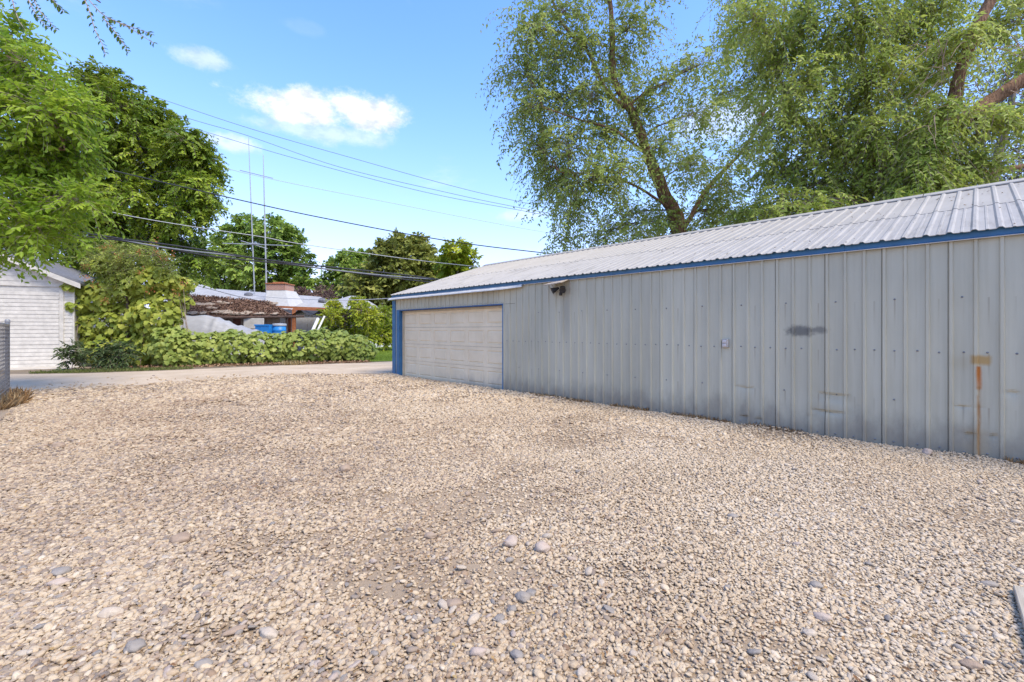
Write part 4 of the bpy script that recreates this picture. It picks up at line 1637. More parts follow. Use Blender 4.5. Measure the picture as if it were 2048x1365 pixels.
for (v, u, sc) in ((0.10, 0.04, 1.0), (0.2, 0.05, 1.1), (0.28, 0.03, .9), (0.40, 0.10, 1.2), (0.47, 0.06, 1.1), (0.52, 0.14, 1.0), (0.60, 0.03, 1.1), (0.34, 0.5, 1.1), (0.25, 0.48, 1.2), (0.44, 0.66, 1.0), (0.5, 0.62, 1.1), (0.75, 0.03, .9), (0.86, 0.02, .8), (0.66, 0.1, .8), (0.38, 0.32, .8), (0.98, 0.78, 0.9), (0.99, 0.9, 0.8)):
    p = (qa.lerp(qb, v)).lerp(qd.lerp(qc, v), u) - LB
    o = bpy.data.objects.new('loose_sheet', rs.choice(SHM))
    COL.objects.link(o)
    o.parent = lean
    o.location = p + Vector((0, 0, 0.10))
    o.rotation_euler = (0.42 + rs.uniform(-0.1, 0.1), rs.uniform(-0.06, 0.06), rs.uniform(-0.1, 0.3))
    o.scale = (sc * 0.62, sc * 0.5, 1)
n = 9000
u, v = RNG.random(n), RNG.random(n)
A4 = [np.array(q - LB) for q in (qa, qb, qc, qd)]
PP = ((A4[0] * (1 - v)[:, None] + A4[1] * v[:, None]) * (1 - u)[:, None] + (A4[3] * (1 - v)[:, None] + A4[2] * v[:, None]) * u[:, None])
PP[:, 2] += RNG.uniform(0.0, 0.12, n)
LEAFD = leaf_mat('brown_dead_leaves', (0.06, 0.036, 0.028), (0.17, 0.095, 0.065), (0.30, 0.19, 0.13), 0.05, 0.9)
link('dead_leaves', leaf_mesh('dead_leaves', PP, rand_unit(n) * [1, 1, 0.5], np.stack([RNG.normal(0, .5, n), RNG.normal(-0.4, .5, n), np.ones(n)], 1),
                              RNG.uniform(0.08, 0.2, n), RNG.uniform(0.05, 0.12, n), RNG.random(n), KITE), LEAFD, lean, kind='stuff')
DARKW = simple('dark_old_wood', (0.10, 0.065, 0.05), 0.9, 0.35, 5)
mb = MB()
for v in (0.02, 0.3, 0.5, 0.72, 0.98):
    p = qa.lerp(qb, v) - LB + Vector((0.1 if v < 0.5 else -0.1, 0.15, -0.08))
    m3 = MB()
    m3.cbox(p.x - 0.06, p.x + 0.06, p.y - 0.06, p.y + 0.06, 0, p.z - 0.06, 0.006)
    m3.build('post', DARKW, lean)
for (q0, q1) in ((qa, qb),):
    p0, p1 = q0 - LB + Vector((0, 0.1, -0.1)), q1 - LB + Vector((0.9, 0.1, -0.06))
    mb.tube([p0, p0.lerp(p1, .5) - Vector((0, 0, .03)), p1], 0.07, 6)
mb.build('eave_pole', DARKW, lean)
# back wall of boards
for k in range(9):
    t0 = 0.18 + 0.078 * k
    p0 = qa.lerp(qb, t0) - LB
    mb = MB()
    mb.cbox(p0.x, p0.x + 0.5, 1.9, 1.94, 0.0, 2.6 - 0.1 * (k % 2), 0.004)
    mb.build('wall_board', simple('board_wall', (0.30, 0.25, 0.21) if k % 3 else (0.17, 0.08, 0.065), 0.9, 0.3, 4), lean)
mb = MB()
p0 = at(487, 640, 27.8) - LB
mb.cbox(p0.x, p0.x + 1.25, p0.y, p0.y + 0.05, p0.z - 0.55, p0.z + 0.1, 0.01)
mb.build('plywood_sheet', simple('plywood', (0.55, 0.52, 0.46), 0.85, 0.15, 4), lean)

# ================================================================== TARP-COVERED LOAD
TARP, nt, b = material('grey_tarp')
co = nt.coords()
n1 = nt.noise(nt.scale(co, (1, 3, 1)), 1.8, 5)
nt.put(b.inputs['Base Color'], nt.ramp(n1, [(0.3, (0.29, 0.28, 0.26)), (0.7, (0.39, 0.38, 0.355))]))
b.inputs['Roughness'].default_value = 0.5
nt.put(b.inputs['Normal'], nt.bump(nt.noise(nt.scale(co, (1.0, 4, 3)), 2.2, 4), 0.35, 0.06))
TB = Vector((-15.0, 23.5, 0))
prof = [(296, 648), (322, 635), (350, 632.5), (385, 632), (420, 633), (438, 638), (455, 645), (475, 652.5), (500, 660), (530, 667), (556, 677)]
mb = MB()
P = []
NB = 60
for i in range(NB + 1):
    t = i / NB * (len(prof) - 1)
    k = min(int(t), len(prof) - 2)
    f = t - k
    px = prof[k][0] * (1 - f) + prof[k + 1][0] * f
    py = prof[k][1] * (1 - f) + prof[k + 1][1] * f
    top = at(px, py, 23.6)
    row = []
    for j in range(15):
        a_ = -1 + 2 * j / 14
        drop = (abs(a_) ** 2.6)
        h = top.z * (1 - drop * 0.96) + 0.02
        fold = 0.05 * math.sin(a_ * 9 + i * 0.55) * abs(a_) + 0.07 * mnoise.noise(Vector((i * 0.25, a_ * 2.2, 3)))
        fold += 0.05 * max(0, math.sin(i * 0.9 + a_ * 3)) * (1 if px > 425 else 0.2)
        row.append(tuple(Vector((top.x, 23.6 + a_ * (1.15 + 0.25 * drop) , max(0.02, h + fold * (1 if h > 0.1 else 0)))) - TB))
    P.append(row)
mb.grid(P)
mb.f = [q[::-1] for q in mb.f]
tp = mb.build('tarp', TARP, smooth=True, loc=TB)
tag(tp, 'pale grey tarpaulin draped over a load behind the vine hedge', 'tarp')

# ================================================================== BARRELS, BENCH AND CLUTTER
BLUEPL = simple('blue_plastic', (0.02, 0.20, 0.52), 0.45, 0.15, 6)
GREYPL = simple('grey_plastic_lid', (0.36, 0.37, 0.39), 0.6, 0.15, 6)
bz = 0.86
bench_c = at(545, 660, 24.6)
bench = empty('work_bench', (bench_c.x, bench_c.y, 0), 0.1, 'old wooden bench under the blue containers', 'bench')
mb = MB(); mb.cbox(-1.1, 1.0, -0.45, 0.45, bz - 0.06, bz, 0.006); mb.build('bench_top', DARKW, bench)
for sx in (-1.0, 0.9):
    for sy in (-0.38, 0.38):
        mb = MB(); mb.cbox(sx - 0.045, sx + 0.045, sy - 0.045, sy + 0.045, 0, bz - 0.062, 0.004); mb.build('leg', DARKW, bench)
p = at(559, 660, 24.6)
brl = empty('blue_barrel', (p.x, p.y, bz + 0.002), 0, 'round blue plastic barrel with a grey lid behind the hedge', 'barrel')
mb = MB(); mb.lathe([(0.29, 0), (0.32, 0.02), (0.33, 0.25), (0.345, 0.27), (0.33, 0.29), (0.33, 0.56), (0.345, 0.58), (0.33, 0.60), (0.325, 0.82)], 28); mb.build('body', BLUEPL, brl, smooth=True)
mb = MB(); mb.lathe([(0.345, 0.821), (0.35, 0.83), (0.35, 0.93), (0.33, 0.95), (0.1, 0.965), (0.01, 0.966)], 28); mb.build('lid', GREYPL, brl, smooth=True)
p = at(531, 660, 24.4)
bn = empty('blue_bin', (p.x, p.y, bz + 0.002), -0.1, 'open rectangular blue plastic bin left of the blue barrel', 'bin')
mb = MB()
W_, D_2, H_ = 0.40, 0.3, 0.90
o_b, o_t = [(-W_ * .88, -D_2 * .88), (W_ * .88, -D_2 * .88), (W_ * .88, D_2 * .88), (-W_ * .88, D_2 * .88)], [(-W_, -D_2), (W_, -D_2), (W_, D_2), (-W_, D_2)]
vs = [(x, y, 0) for x, y in o_b] + [(x, y, H_) for x, y in o_t] + [(x * .94, y * .94, H_) for x, y in o_t] + [(x * .94, y * .94, 0.03) for x, y in o_b]
fs = [(3, 2, 1, 0), (12, 13, 14, 15)]
for i in range(4):
    j = (i + 1) % 4
    fs += [(i, j, 4 + j, 4 + i), (4 + i, 4 + j, 8 + j, 8 + i), (8 + i, 8 + j, 12 + j, 12 + i)]
mb.add(vs, fs)
mb.build('body', BLUEPL, bn)
mb = MB(); mb.cbox(-W_ - .03, W_ + .03, -D_2 - .03, -D_2 - 0.001, H_ - .07, H_ + .005, .005); mb.cbox(-W_ - .03, W_ + .03, D_2 + 0.001, D_2 + .03, H_ - .07, H_ + .005, .005); mb.build('rim', BLUEPL, bn)
# pale pipes leaning in the shrub
PIPE = simple('white_plastic_pipe', (0.68, 0.66, 0.60), 0.5, 0.1, 6)
for (x0, y0, x1, y1, r, lb) in ((621, 672, 636, 638, 0.085, 'thick white pipe leaning against the yellow-green shrub'), (628, 676, 649, 633, 0.05, 'thin white pipe leaning beside the thicker one')):
    a_, b2 = at(x0, y0, 23.6), at(x1, y1, 24.4)
    d_ = (b2 - a_)
    a_ = a_ - d_ * (a_.z / d_.z)
    mb = MB(); mb.tube([Vector((0, 0, 0)), b2 - a_], r, 12)
    o = mb.build('white_pipe', PIPE, loc=a_); tag(o, lb, 'pipe', 'white pipes by the shrub')
# pale panel fence behind the porch
pf = empty('panel_fence', at(592, 660, 33.2) * 1.0, 0, 'pale board panels standing behind the orange porch post', 'fence')
pf.location.z = 0
for k in range(4):
    mb = MB(); mb.cbox(k * 0.42, k * 0.42 + 0.41, 0, 0.04, 0, 2.38, 0.005); mb.build('panel', STUCCO, pf)
mb = MB()
p = at(574, 662, 24.8)
mb.lathe([(0.02, 0), (0.13, 0.02), (0.16, 0.1), (0.14, 0.2), (0.06, 0.27), (0.02, 0.28)], 14)
o = mb.build('pink_float', simple('pink_plastic', (0.55, 0.15, 0.25), 0.5), smooth=True, loc=(p.x - 0.0, p.y + 0.05, bz + 0.0)); tag(o, 'small pink ball-shaped float beside the blue barrel', 'float')
o.location = bench.matrix_basis @ Vector((0.8, 0.2, bz + 0.002))

# ================================================================== RADIO MASTS
MAST = simple('mast_aluminium', (0.42, 0.43, 0.44), 0.5, 0.15, 4, metal=0.3)
for (px0, py0, px1, py1, Z, r, lb, cross) in ((497, 275, 509.5, 596, 37.2, 0.05, 'taller thin radio mast with crossed beams above the far roof', True),
                                               (526.5, 310, 533.5, 602, 35.6, 0.06, 'second radio mast standing beside the chimney', False)):
    b0 = at(px1, py1, Z); t0 = at(px0, py0, Z)
    d_ = t0 - b0
    base = b0 - d_ * (b0.z / d_.z)
    ms = empty('radio_mast', base, 0, lb, 'antenna')
    mb = MB(); mb.tube([Vector((0, 0, 0)), (t0 - base) * 0.75, t0 - base], [r, r * 0.85, r * 0.4], 8); mb.build('pole', MAST, ms)
    if cross:
        for (q0, q1) in (((445, 487), (585, 492)), ((482, 482), (535, 498)), ((480, 341), (546, 357))):
            mb = MB(); mb.tube([at(*q0, Z) - base, (at(*q0, Z) + at(*q1, Z)) / 2 - base, at(*q1, Z) - base], 0.032, 6); mb.build('boom', MAST, ms)
        p = at(507, 488, Z) - base
        mb = MB(); mb.cbox(p.x - 0.3, p.x + 0.3, p.y - 0.1, p.y + 0.1, p.z - 0.06, p.z + 0.06, 0.01); mb.build('clamp', MAST, ms)

# ================================================================== OVERHEAD WIRES
WIREB = simple('black_cable', (0.03, 0.03, 0.032), 0.55, 0.2, 10)
WIREG = simple('grey_wire', (0.20, 0.21, 0.23), 0.6, 0.15, 10)
WIREL = simple('pale_wire', (0.46, 0.46, 0.46), 0.6, 0.15, 10)


def smooth_path(pts, n=40):
    """Catmull-Rom through 3-D points"""
    pts = [pts[0] * 2 - pts[1]] + list(pts) + [pts[-1] * 2 - pts[-2]]
    out = []
    segs = len(pts) - 3
    per = max(2, n // segs)
    for i in range(segs):
        p0, p1, p2, p3 = pts[i:i + 4]
        for k in range(per):
            t = k / per
            out.append(0.5 * ((2 * p1) + (p2 - p0) * t + (2 * p0 - 5 * p1 + 4 * p2 - p3) * t * t + (3 * p1 - p0 - 3 * p2 + p3) * t ** 3))
    out.append(pts[-2])
    return out


def wire(name, label, pix, Z0, Z1, r, mat_, strands=1, spread=0.0):
    x0, x1 = pix[0][0], pix[-1][0]
    pts = []
    for (px, py) in pix:
        f = (px - x0) / (x1 - x0)
        Z = 1 / ((1 - f) / Z0 + f / Z1)
        pts.append(at(px, py, Z))
    path = smooth_path(pts, 60)
    root = None
    if strands > 1:
        root = empty(name, path[0], 0, label, 'cable')
    for k in range(strands):
        mb = MB()
        off = []
        for i, p in enumerate(path):
            ph = i * 0.35 + k * 2.1
            off.append(p - path[0] + (Vector((0.3 * math.cos(ph), 0.3 * math.sin(ph), 0.5 * math.sin(ph) + (k - (strands - 1) / 2) * 0.9)) * spread if strands > 1 else Vector()))
        mb.tube(off, r, 6)
        o = mb.build('strand' if root else name, mat_ if k != 1 else WIREG, root, loc=None if root else path[0], smooth=True)
        if not root:
            tag(o, label, 'cable', 'overhead wires')


wire('overhead_wire', 'topmost thin wire crossing the blue sky under the cloud', [(-320, -20), (100, 122), (329, 200.6), (505, 259), (710, 318), (898, 370.6), (1040, 404), (1400, 480), (1700, 530)], 31, 36, 0.018, WIREG)
wire('overhead_wire', 'second thin wire from the top crossing the blue sky', [(-320, 15), (100, 150), (373, 236), (493, 271), (681, 335), (900, 386.7), (1040, 416), (1400, 485), (1700, 535)], 31, 36, 0.018, WIREG)
wire('overhead_wire', 'third thin wire crossing the sky, leaving the dark tree', [(-320, 40), (100, 168), (429, 269.5), (593, 318), (769, 365), (898, 395), (1040, 421), (1400, 488), (1700, 540)], 32, 36, 0.018, WIREG)
wire('overhead_wire', 'short pale wire passing in front of the dark leafy tree', [(-400, 95), (40, 228), (183, 268), (376, 318), (545, 359), (760, 402), (1120, 470), (1600, 545)], 19.5, 40, 0.012, WIREL)
wire('overhead_wire', 'black cable sagging from the left trees to the garage ridge', [(-500, 155), (0, 284), (151, 323.5), (253, 348), (373, 376), (560, 418.5), (690, 445), (820, 469.4), (950, 490), (1090, 506.5), (1300, 530), (1500, 552)], 15.5, 24, 0.022, WIREB)
wire('overhead_wire', 'pale wire crossing in front of the round maple', [(-500, 290), (0, 380), (165, 411), (260, 432.6), (393, 455), (520, 473.5), (593, 487), (820, 519), (955, 534), (1200, 560)], 16, 25, 0.016, WIREL)
wire('cable_bundle', 'thick bundle of dark cables sloping down to the garage roof', [(-420, 368), (-150, 418), (60, 452), (200, 473), (300, 489), (412, 506), (528.6, 521), (660, 538), (820, 556), (900, 563), (1040, 575)], 14.5, 21.5, 0.030, WIREB, 3, 0.075)
wire('overhead_wire', 'thin service wire from the garage corner across the far house roof', [(490, 588), (540, 595), (650, 600.3), (720, 600), (784, 597)], 33, 14.65, 0.012, WIREL)
wire('overhead_wire', 'thin dark wire lying low across the left part of the far roof', [(372, 566), (425, 580), (480, 594), (548, 608)], 30.2, 31.2, 0.018, WIREB)

# ================================================================== VEGETATION
def make_tree(name, label, cat, base, trunks, clumps, leafm, barkm, twig_n=60, leaves=12, twig_len=(0.5, 0.9), droop=0.6, leaf_l=(0.06, 0.1),
              leaf_w=0.45, shape=KITE, out_bias=0.7, shell=0.5, group=None, twig_r=0.005, branch_r=0.04, bare=0, val_mu=0.5, crown_name='crown', sub_frac=0.35, side=0.8, stemm=None):
    """trunks: list of (points, radii); clumps: list of (centre, (rx,ry,rz), weight)"""
    root = empty(name, base, 0, label, cat, group)
    B0 = np.array(base)
    mb = MB()
    skel = []
    for (pts, radii) in trunks:
        path = smooth_path([Vector(p) for p in pts], 64)
        rr = np.interp(np.linspace(0, 1, len(path)), np.linspace(0, 1, len(radii)), radii)
        jit = [p + Vector((mnoise.noise(p * 1.7), mnoise.noise(p * 1.7 + Vector((9, 0, 0))), 0)) * r * 0.5 for p, r in zip(path, rr)]
        k0_ = len(mb.v)
        mb.tube([p - Vector(base) for p in jit], [float(r) for r in rr], 12)
        for q in range(k0_, len(mb.v)):
            ring = min((q - k0_) // 12, len(jit) - 1)
            ctr = jit[ring] - Vector(base)
            off = Vector(mb.v[q]) - ctr
            sN = 2.2 / max(rr[ring], 0.05) * 0.35
            k_ = 1 + 0.30 * mnoise.noise(Vector((off.x * sN * 1.6, off.y * sN * 1.6, ctr.z * 1.1)) + Vector((3, 1, 7))) + 0.16 * mnoise.noise(Vector(mb.v[q]) * sN * 2.1)
            mb.v[q] = tuple(ctr + off * k_)
        skel += [np.array(p) for p in path[2:]]
    mb.build('trunk', barkm, root, smooth=True)
    skel = np.array(skel)
    tv, tf = [], []
    mbr = MB()
    LP, LD, LN, LL, LW, LV = [], [], [], [], [], []
    for (c, rad, wgt) in clumps:
        c = np.array(c); rad = np.array(rad)
        # limb from the trunk into the clump
        cand = skel[np.argmin(np.linalg.norm((skel - c) * np.array([1, 1, 1.0]) + np.where((skel - c)[:, 2:3] > 0, np.array([[0, 0, 1.5]]), 0), axis=1))]
        dist = np.linalg.norm(c - cand)
        mid = (cand + c) / 2 + np.array([0, 0, 0.18 * dist]) + RNG.normal(0, 0.06 * dist, 3)
        limb = bez(cand, cand * 0.5 + mid * 0.5, mid * 0.6 + c * 0.4, c, 9)
        limb += RNG.normal(0, 0.02 * dist, limb.shape) * np.linspace(0, 1, 9)[:, None] * np.linspace(1, 0, 9)[:, None] * 2
        mbr.tube([Vector(p - B0) for p in limb], [float(branch_r * (1.15 - 0.8 * t) * min(1.6, 0.5 + dist / 4)) for t in np.linspace(0, 1, 9)], 5, cap=False)
        n = int(twig_n * wgt)
        dirs = rand_unit(n)
        r = (shell + (1 - shell) * RNG.random(n)) ** 0.8
        start = c + dirs * rad * r[:, None]
        # side branches
        ns = max(3, int(n * sub_frac))
        k0 = limb[RNG.integers(4, 9, ns)]
        e0 = start[:ns]
        m0 = (k0 + e0) / 2 + RNG.normal(0, 0.1, (ns, 3)) * rad.mean() + np.array([0, 0, 0.12]) * rad.mean()
        t = np.linspace(0, 1, 5)[None, :, None]
        sb = (1 - t) ** 2 * k0[:, None] + 2 * (1 - t) * t * m0[:, None] + t * t * e0[:, None]
        twig_tubes(tv, tf, sb - B0, np.full(ns, branch_r * 0.30))
        # twigs
        tl = RNG.uniform(*twig_len, n)
        d0 = unit(dirs * out_bias + RNG.normal(0, 0.5, (n, 3)) + np.array([0, 0, 0.15]))
        k = 5
        tt = np.linspace(0, 1, k)[None, :, None]
        tw = start[:, None] + d0[:, None] * tt * tl[:, None, None] + np.array([0, 0, -1.0]) * (tt ** 1.8) * (droop * tl)[:, None, None]
        twig_tubes(tv, tf, tw - B0, np.full(n, twig_r))
        if bare and RNG.random() < bare:
            continue
        m = leaves
        ti = (np.arange(m) + 0.5) / m
        ti = np.clip(ti[None, :] + RNG.normal(0, 0.03, (n, m)), 0.02, 1)[..., None]
        pos = start[:, None] + d0[:, None] * ti * tl[:, None, None] + np.array([0, 0, -1.0]) * (ti ** 1.8) * (droop * tl)[:, None, None]
        tan = unit(d0[:, None] + np.array([0, 0, -1.0]) * 1.8 * droop * ti ** 0.8)
        up = np.array([0, 0, 1.0]) + RNG.normal(0, 0.35, (n, 1, 3))
        sd = unit(np.cross(tan, up))
        alt = np.where(np.arange(m) % 2 == 0, 1.0, -1.0)[None, :, None]
        ld = tan * 0.6 + sd * alt * side + np.array([0, 0, -0.25]) + RNG.normal(0, 0.22, (n, m, 3))
        nr = unit(np.cross(sd, tan) * np.sign(np.cross(sd, tan)[..., 2:3] + 1e-6) + RNG.normal(0, 0.35, (n, m, 3)))
        LP.append(pos.reshape(-1, 3)); LD.append(ld.reshape(-1, 3)); LN.append(nr.reshape(-1, 3))
        L = RNG.uniform(*leaf_l, n * m)
        LL.append(L); LW.append(L * leaf_w)
        tone = np.clip(RNG.normal(val_mu, 0.15) + RNG.normal(0, 0.17, (n, 1)) + RNG.normal(0, 0.10, (n, m)), 0, 1)
        LV.append(tone.reshape(-1))
    if len(mbr.v):
        mbr.build('branch', barkm, root, smooth=True, kind='stuff')
    V = np.concatenate(tv); Fq = np.concatenate(tf)
    link('twigs', numpy_mesh('twigs', V, Fq.reshape(-1), 4), stemm or TWIG, root, kind='stuff')
    if LP:
        P_ = np.concatenate(LP) - B0
        me = leaf_mesh(crown_name, P_, np.concatenate(LD), np.concatenate(LN), np.concatenate(LL), np.concatenate(LW), np.concatenate(LV), shape)
        link(crown_name, me, leafm, root, kind='stuff')
        print(name, 'leaves', len(P_))
    return root


def ground_of(p):
    return Vector((p.x, p.y, 0.0))


def cl(px, py, Z, r, w=1.0, flat=0.8):
    """clump at a photo direction and distance with radius r (m)"""
    p = at(px, py, Z)
    return ((p.x, p.y, p.z), (r, r * 1.1, r * flat), w)


ELM = leaf_mat('elm_leaf', (0.08, 0.125, 0.018), (0.235, 0.32, 0.055), (0.42, 0.48, 0.12), 0.42, 0.42)
ELM_B = leaf_mat('elm_leaf_bright', (0.085, 0.14, 0.018), (0.26, 0.35, 0.05), (0.45, 0.51, 0.11), 0.44, 0.42)

# ------- Siberian elm behind the garage, left of the pair
b0 = ground_of(at(1378, 660, 18.2))
mainA = [b0, at(1362, 480, 18.2), at(1330, 385, 18.1), at(1292, 300, 17.9), at(1262, 220, 17.8), at(1228, 160, 17.7), at(1224, 70, 17.7), at(1214, -60, 17.6), at(1200, -260, 17.6)]
limbA = [at(1360, 470, 18.2), at(1420, 372, 18.5), at(1482, 305, 18.9), at(1528, 225, 19.2), at(1560, 90, 19.3), at(1575, -60, 19.4)]
limbA2 = [at(1262, 220, 17.8), at(1215, 185, 17.4), at(1170, 95, 17.2), at(1120, 40, 17.0), at(1090, -60, 17)]
limbA3 = [at(1300, 315, 17.9), at(1230, 262, 17.2), at(1160, 240, 17.0), at(1085, 215, 16.8)]
limbA4 = [at(1345, 420, 18.1), at(1270, 372, 17.5), at(1190, 350, 17.2), at(1120, 345, 17.1)]
rsA = random.Random(31)
clA = []
for (px, py, r, w) in ((1062, 60, 1.0, 1), (1130, 25, 1.1, 1), (1045, 145, .9, .9), (1105, 120, 1.0, 1), (1170, 90, 1.0, 1), (1270, 50, 1.0, .9), (1060, 215, .9, .9), (1120, 200, 1.0, 1),
                       (1185, 190, 1.0, 1), (1250, 130, 1.0, .9), (1075, 290, .9, 1), (1140, 290, 1.1, 1.1), (1205, 270, 1.0, 1), (1280, 215, 1.0, .9), (1330, 170, .9, .6), (1120, 370, 1.0, 1.1),
                       (1185, 360, 1.0, 1), (1245, 340, 1.0, .9), (1090, 340, .7, .7), (1150, 415, .8, .7), (1330, 290, 1.0, .8), (1390, 230, 1.0, .6), (1400, 130, 1.0, .7), (1440, 190, 1.0, .6),
                       (1390, 330, 1.0, .8), (1450, 370, 1.0, .8), (1420, 430, 1.0, .9), (1330, 440, .9, .8), (1260, 430, .9, .7), (1480, 90, 1.2, .9), (1510, 200, 1.1, .8), (1500, 300, 1.0, .7),
                       (1130, 485, .7, .45), (1210, 470, .8, .6), (1290, 480, .9, .7), (1370, 480, .9, .8), (1470, 440, .9, .8), (1090, -50, 1.2, 1), (1190, -60, 1.2, 1), (1300, -50, 1.2, .7),
                       (1480, -30, 1.3, .9), (1550, 60, 1.2, .9), (1150, -150, 1.5, .8), (1320, -150, 1.5, .7), (1500, -140, 1.5, .8)):
    clA.append(cl(px, py, 17.8 + rsA.uniform(-1.2, 1.5) + (1.0 if px > 1400 else 0), r, w))
make_tree('elm_tree', 'tall airy elm with leaning trunk behind the middle of the garage', 'tree', b0,
          [(mainA, [.36, .29, .24, .19, .155, .13, .105, .08, .05]), (limbA, [.10, .085, .07, .055, .04, .025]), (limbA2, [.1, .075, .055, .04, .03]), (limbA3, [.06, .05, .035, .02]), (limbA4, [.06, .05, .035, .02])],
          clA, ELM, BARK_RED, twig_n=125, leaves=13, twig_len=(0.6, 1.3), droop=0.8, leaf_l=(0.10, 0.20), leaf_w=0.42, shell=0.05, out_bias=0.45, branch_r=0.035, group='elms behind the garage', val_mu=0.48)

# ------- the elm at the right, nearer and denser
b1 = ground_of(at(1800, 660, 12.9))
mainB = [b1, at(1808, 470, 12.9), at(1832, 370, 12.8), at(1880, 275, 12.6), at(1945, 225, 12.4), at(2020, 180, 12.2), at(2110, 110, 12.0), at(2260, -20, 12.0)]
limbB = [at(1858, 318, 12.7), at(1905, 215, 12.4), at(1922, 130, 12.2), at(1950, 60, 12.1), at(1990, -20, 12.0), at(2030, -140, 12.0)]
limbB2 = [at(1812, 450, 12.9), at(1775, 330, 13.5), at(1735, 200, 14.0), at(1720, 60, 14.2), at(1690, -100, 14.2)]
limbB3 = [at(1790, 360, 13.3), at(1700, 290, 14.0), at(1600, 240, 14.4), at(1560, 160, 14.5)]
limbB4 = [at(1840, 360, 12.8), at(1930, 352, 13.4), at(2060, 330, 13.8), at(2200, 300, 14)]
rsB = random.Random(77)
clB = []
for (px, py, r, w) in ((1540, 130, .95, 1), (1600, 60, 1.0, 1), (1600, 170, .95, 1), (1660, 110, 1.0, 1.1), (1720, 50, 1.0, 1.1), (1560, 250, .85, .9), (1625, 280, .9, 1), (1690, 220, .95, 1.1),
                       (1755, 150, .95, 1.1), (1800, 70, .95, 1), (1850, 30, .9, .9), (1690, 310, .9, 1.1), (1755, 270, .9, 1.1), (1815, 200, .9, 1), (1860, 130, .8, .9), (1560, 350, .85, .9),
                       (1630, 370, .9, 1.0), (1700, 390, .85, 1.1), (1765, 360, .85, 1.1), (1560, 420, .75, .9), (1640, 430, .75, .9), (1730, 430, .7, 1.0), (1830, 300, .7, .7), (1500, 30, .9, .9),
                       (1640, -40, 1.1, 1), (1760, -50, 1.1, 1), (1880, -50, 1.1, .8), (1990, 60, .7, .55), (2030, 10, .8, .6), (1860, 250, .5, .6), (1900, 330, .5, .6), (1850, 400, .5, .8), (1800, 420, .5, .8), (1800, 290, .6, .8), (1500, 430, .75, .7), (1940, -60, 1, .7), (2050, 110, .6, .4)):
    clB.append(cl(px, py, 13.6 + rsB.uniform(-0.8, 1.6), r, w))
for (px, py, r, w) in ((1835, 345, .42, .8), (1862, 285, .42, .7), (1815, 405, .42, .9), (1880, 220, .4, .5), (1930, 70, .4, .45), (1965, 235, .38, .5), (2015, 235, .38, .45), (1900, 380, .4, .6), (1950, 330, .4, .5)):
    clB.append(cl(px, py, 11.9, r, w))
make_tree('elm_tree', 'dense weeping elm with thick red-brown limbs at the right edge', 'tree', b1,
          [(mainB, [.30, .26, .23, .20, .18, .17, .14, .10]), (limbB, [.16, .15, .145, .135, .12, .09]), (limbB2, [.11, .09, .075, .06, .04]), (limbB3, [.11, .09, .07, .04]), (limbB4, [.12, .1, .08, .05])],
          clB, ELM_B, BARK_RED, twig_n=165, leaves=13, twig_len=(0.5, 1.1), droop=0.95, leaf_l=(0.09, 0.185), leaf_w=0.40, shell=0.05, out_bias=0.4, branch_r=0.03, group='elms behind the garage', val_mu=0.55)

# bare dead twigs caught in the right elm's limbs
mbt = MB()
rsd = random.Random(4)
for k in range(75):
    px, py = rsd.uniform(1840, 2060), rsd.uniform(60, 260)
    p = at(px, py, rsd.uniform(11.4, 12.2))
    d = Vector((rsd.gauss(-0.2, 0.7), rsd.gauss(0, 0.4), rsd.gauss(-0.25, 0.55)))
    L = rsd.uniform(0.4, 1.1)
    pts = [p + d * L * t + Vector((0, 0, -0.4 * L * t * t)) + Vector((rsd.gauss(0, .03), 0, rsd.gauss(0, .03))) for t in (0, .3, .6, 1)]
    mbt.tube(pts, [0.011, 0.009, 0.006, 0.003], 4, cap=False)
dt = mbt.build('dead_twigs', simple('bleached_twig', (0.27, 0.19, 0.135), 0.85, 0.3, 10), kind='stuff')
tag(dt, 'tangle of bare bleached twigs among the right elm limbs', 'twigs')

# a third, darker tree further back on the right
DARKLEAF = leaf_mat('backlit_dark_leaf', (0.022, 0.035, 0.014), (0.05, 0.07, 0.022), (0.10, 0.11, 0.04), 0.2, 0.5)  # backlit look is put into the leaf colour as a much darker green
b2 = ground_of(at(1960, 660, 19))
clC = [cl(px, py, 19 + ((i * 7) % 5) * 0.5, 1.3, 1) for i, (px, py) in enumerate(((1880, 330), (1940, 290), (2000, 260), (2060, 320), (1900, 400), (1970, 360), (2040, 390), (2100, 250), (1840, 420), (1950, 430), (2060, 440), (2000, 170), (2070, 120)))]
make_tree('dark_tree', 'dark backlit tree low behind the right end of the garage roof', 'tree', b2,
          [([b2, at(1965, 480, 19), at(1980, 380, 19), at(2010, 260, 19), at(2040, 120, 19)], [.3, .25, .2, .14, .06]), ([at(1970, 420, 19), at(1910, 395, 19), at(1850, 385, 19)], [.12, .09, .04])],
          clC, DARKLEAF, BARK_GREY, twig_n=130, leaves=12, twig_len=(0.5, 1.0), droop=0.5, leaf_l=(0.08, 0.13), leaf_w=0.5, shell=0.1, val_mu=0.4)

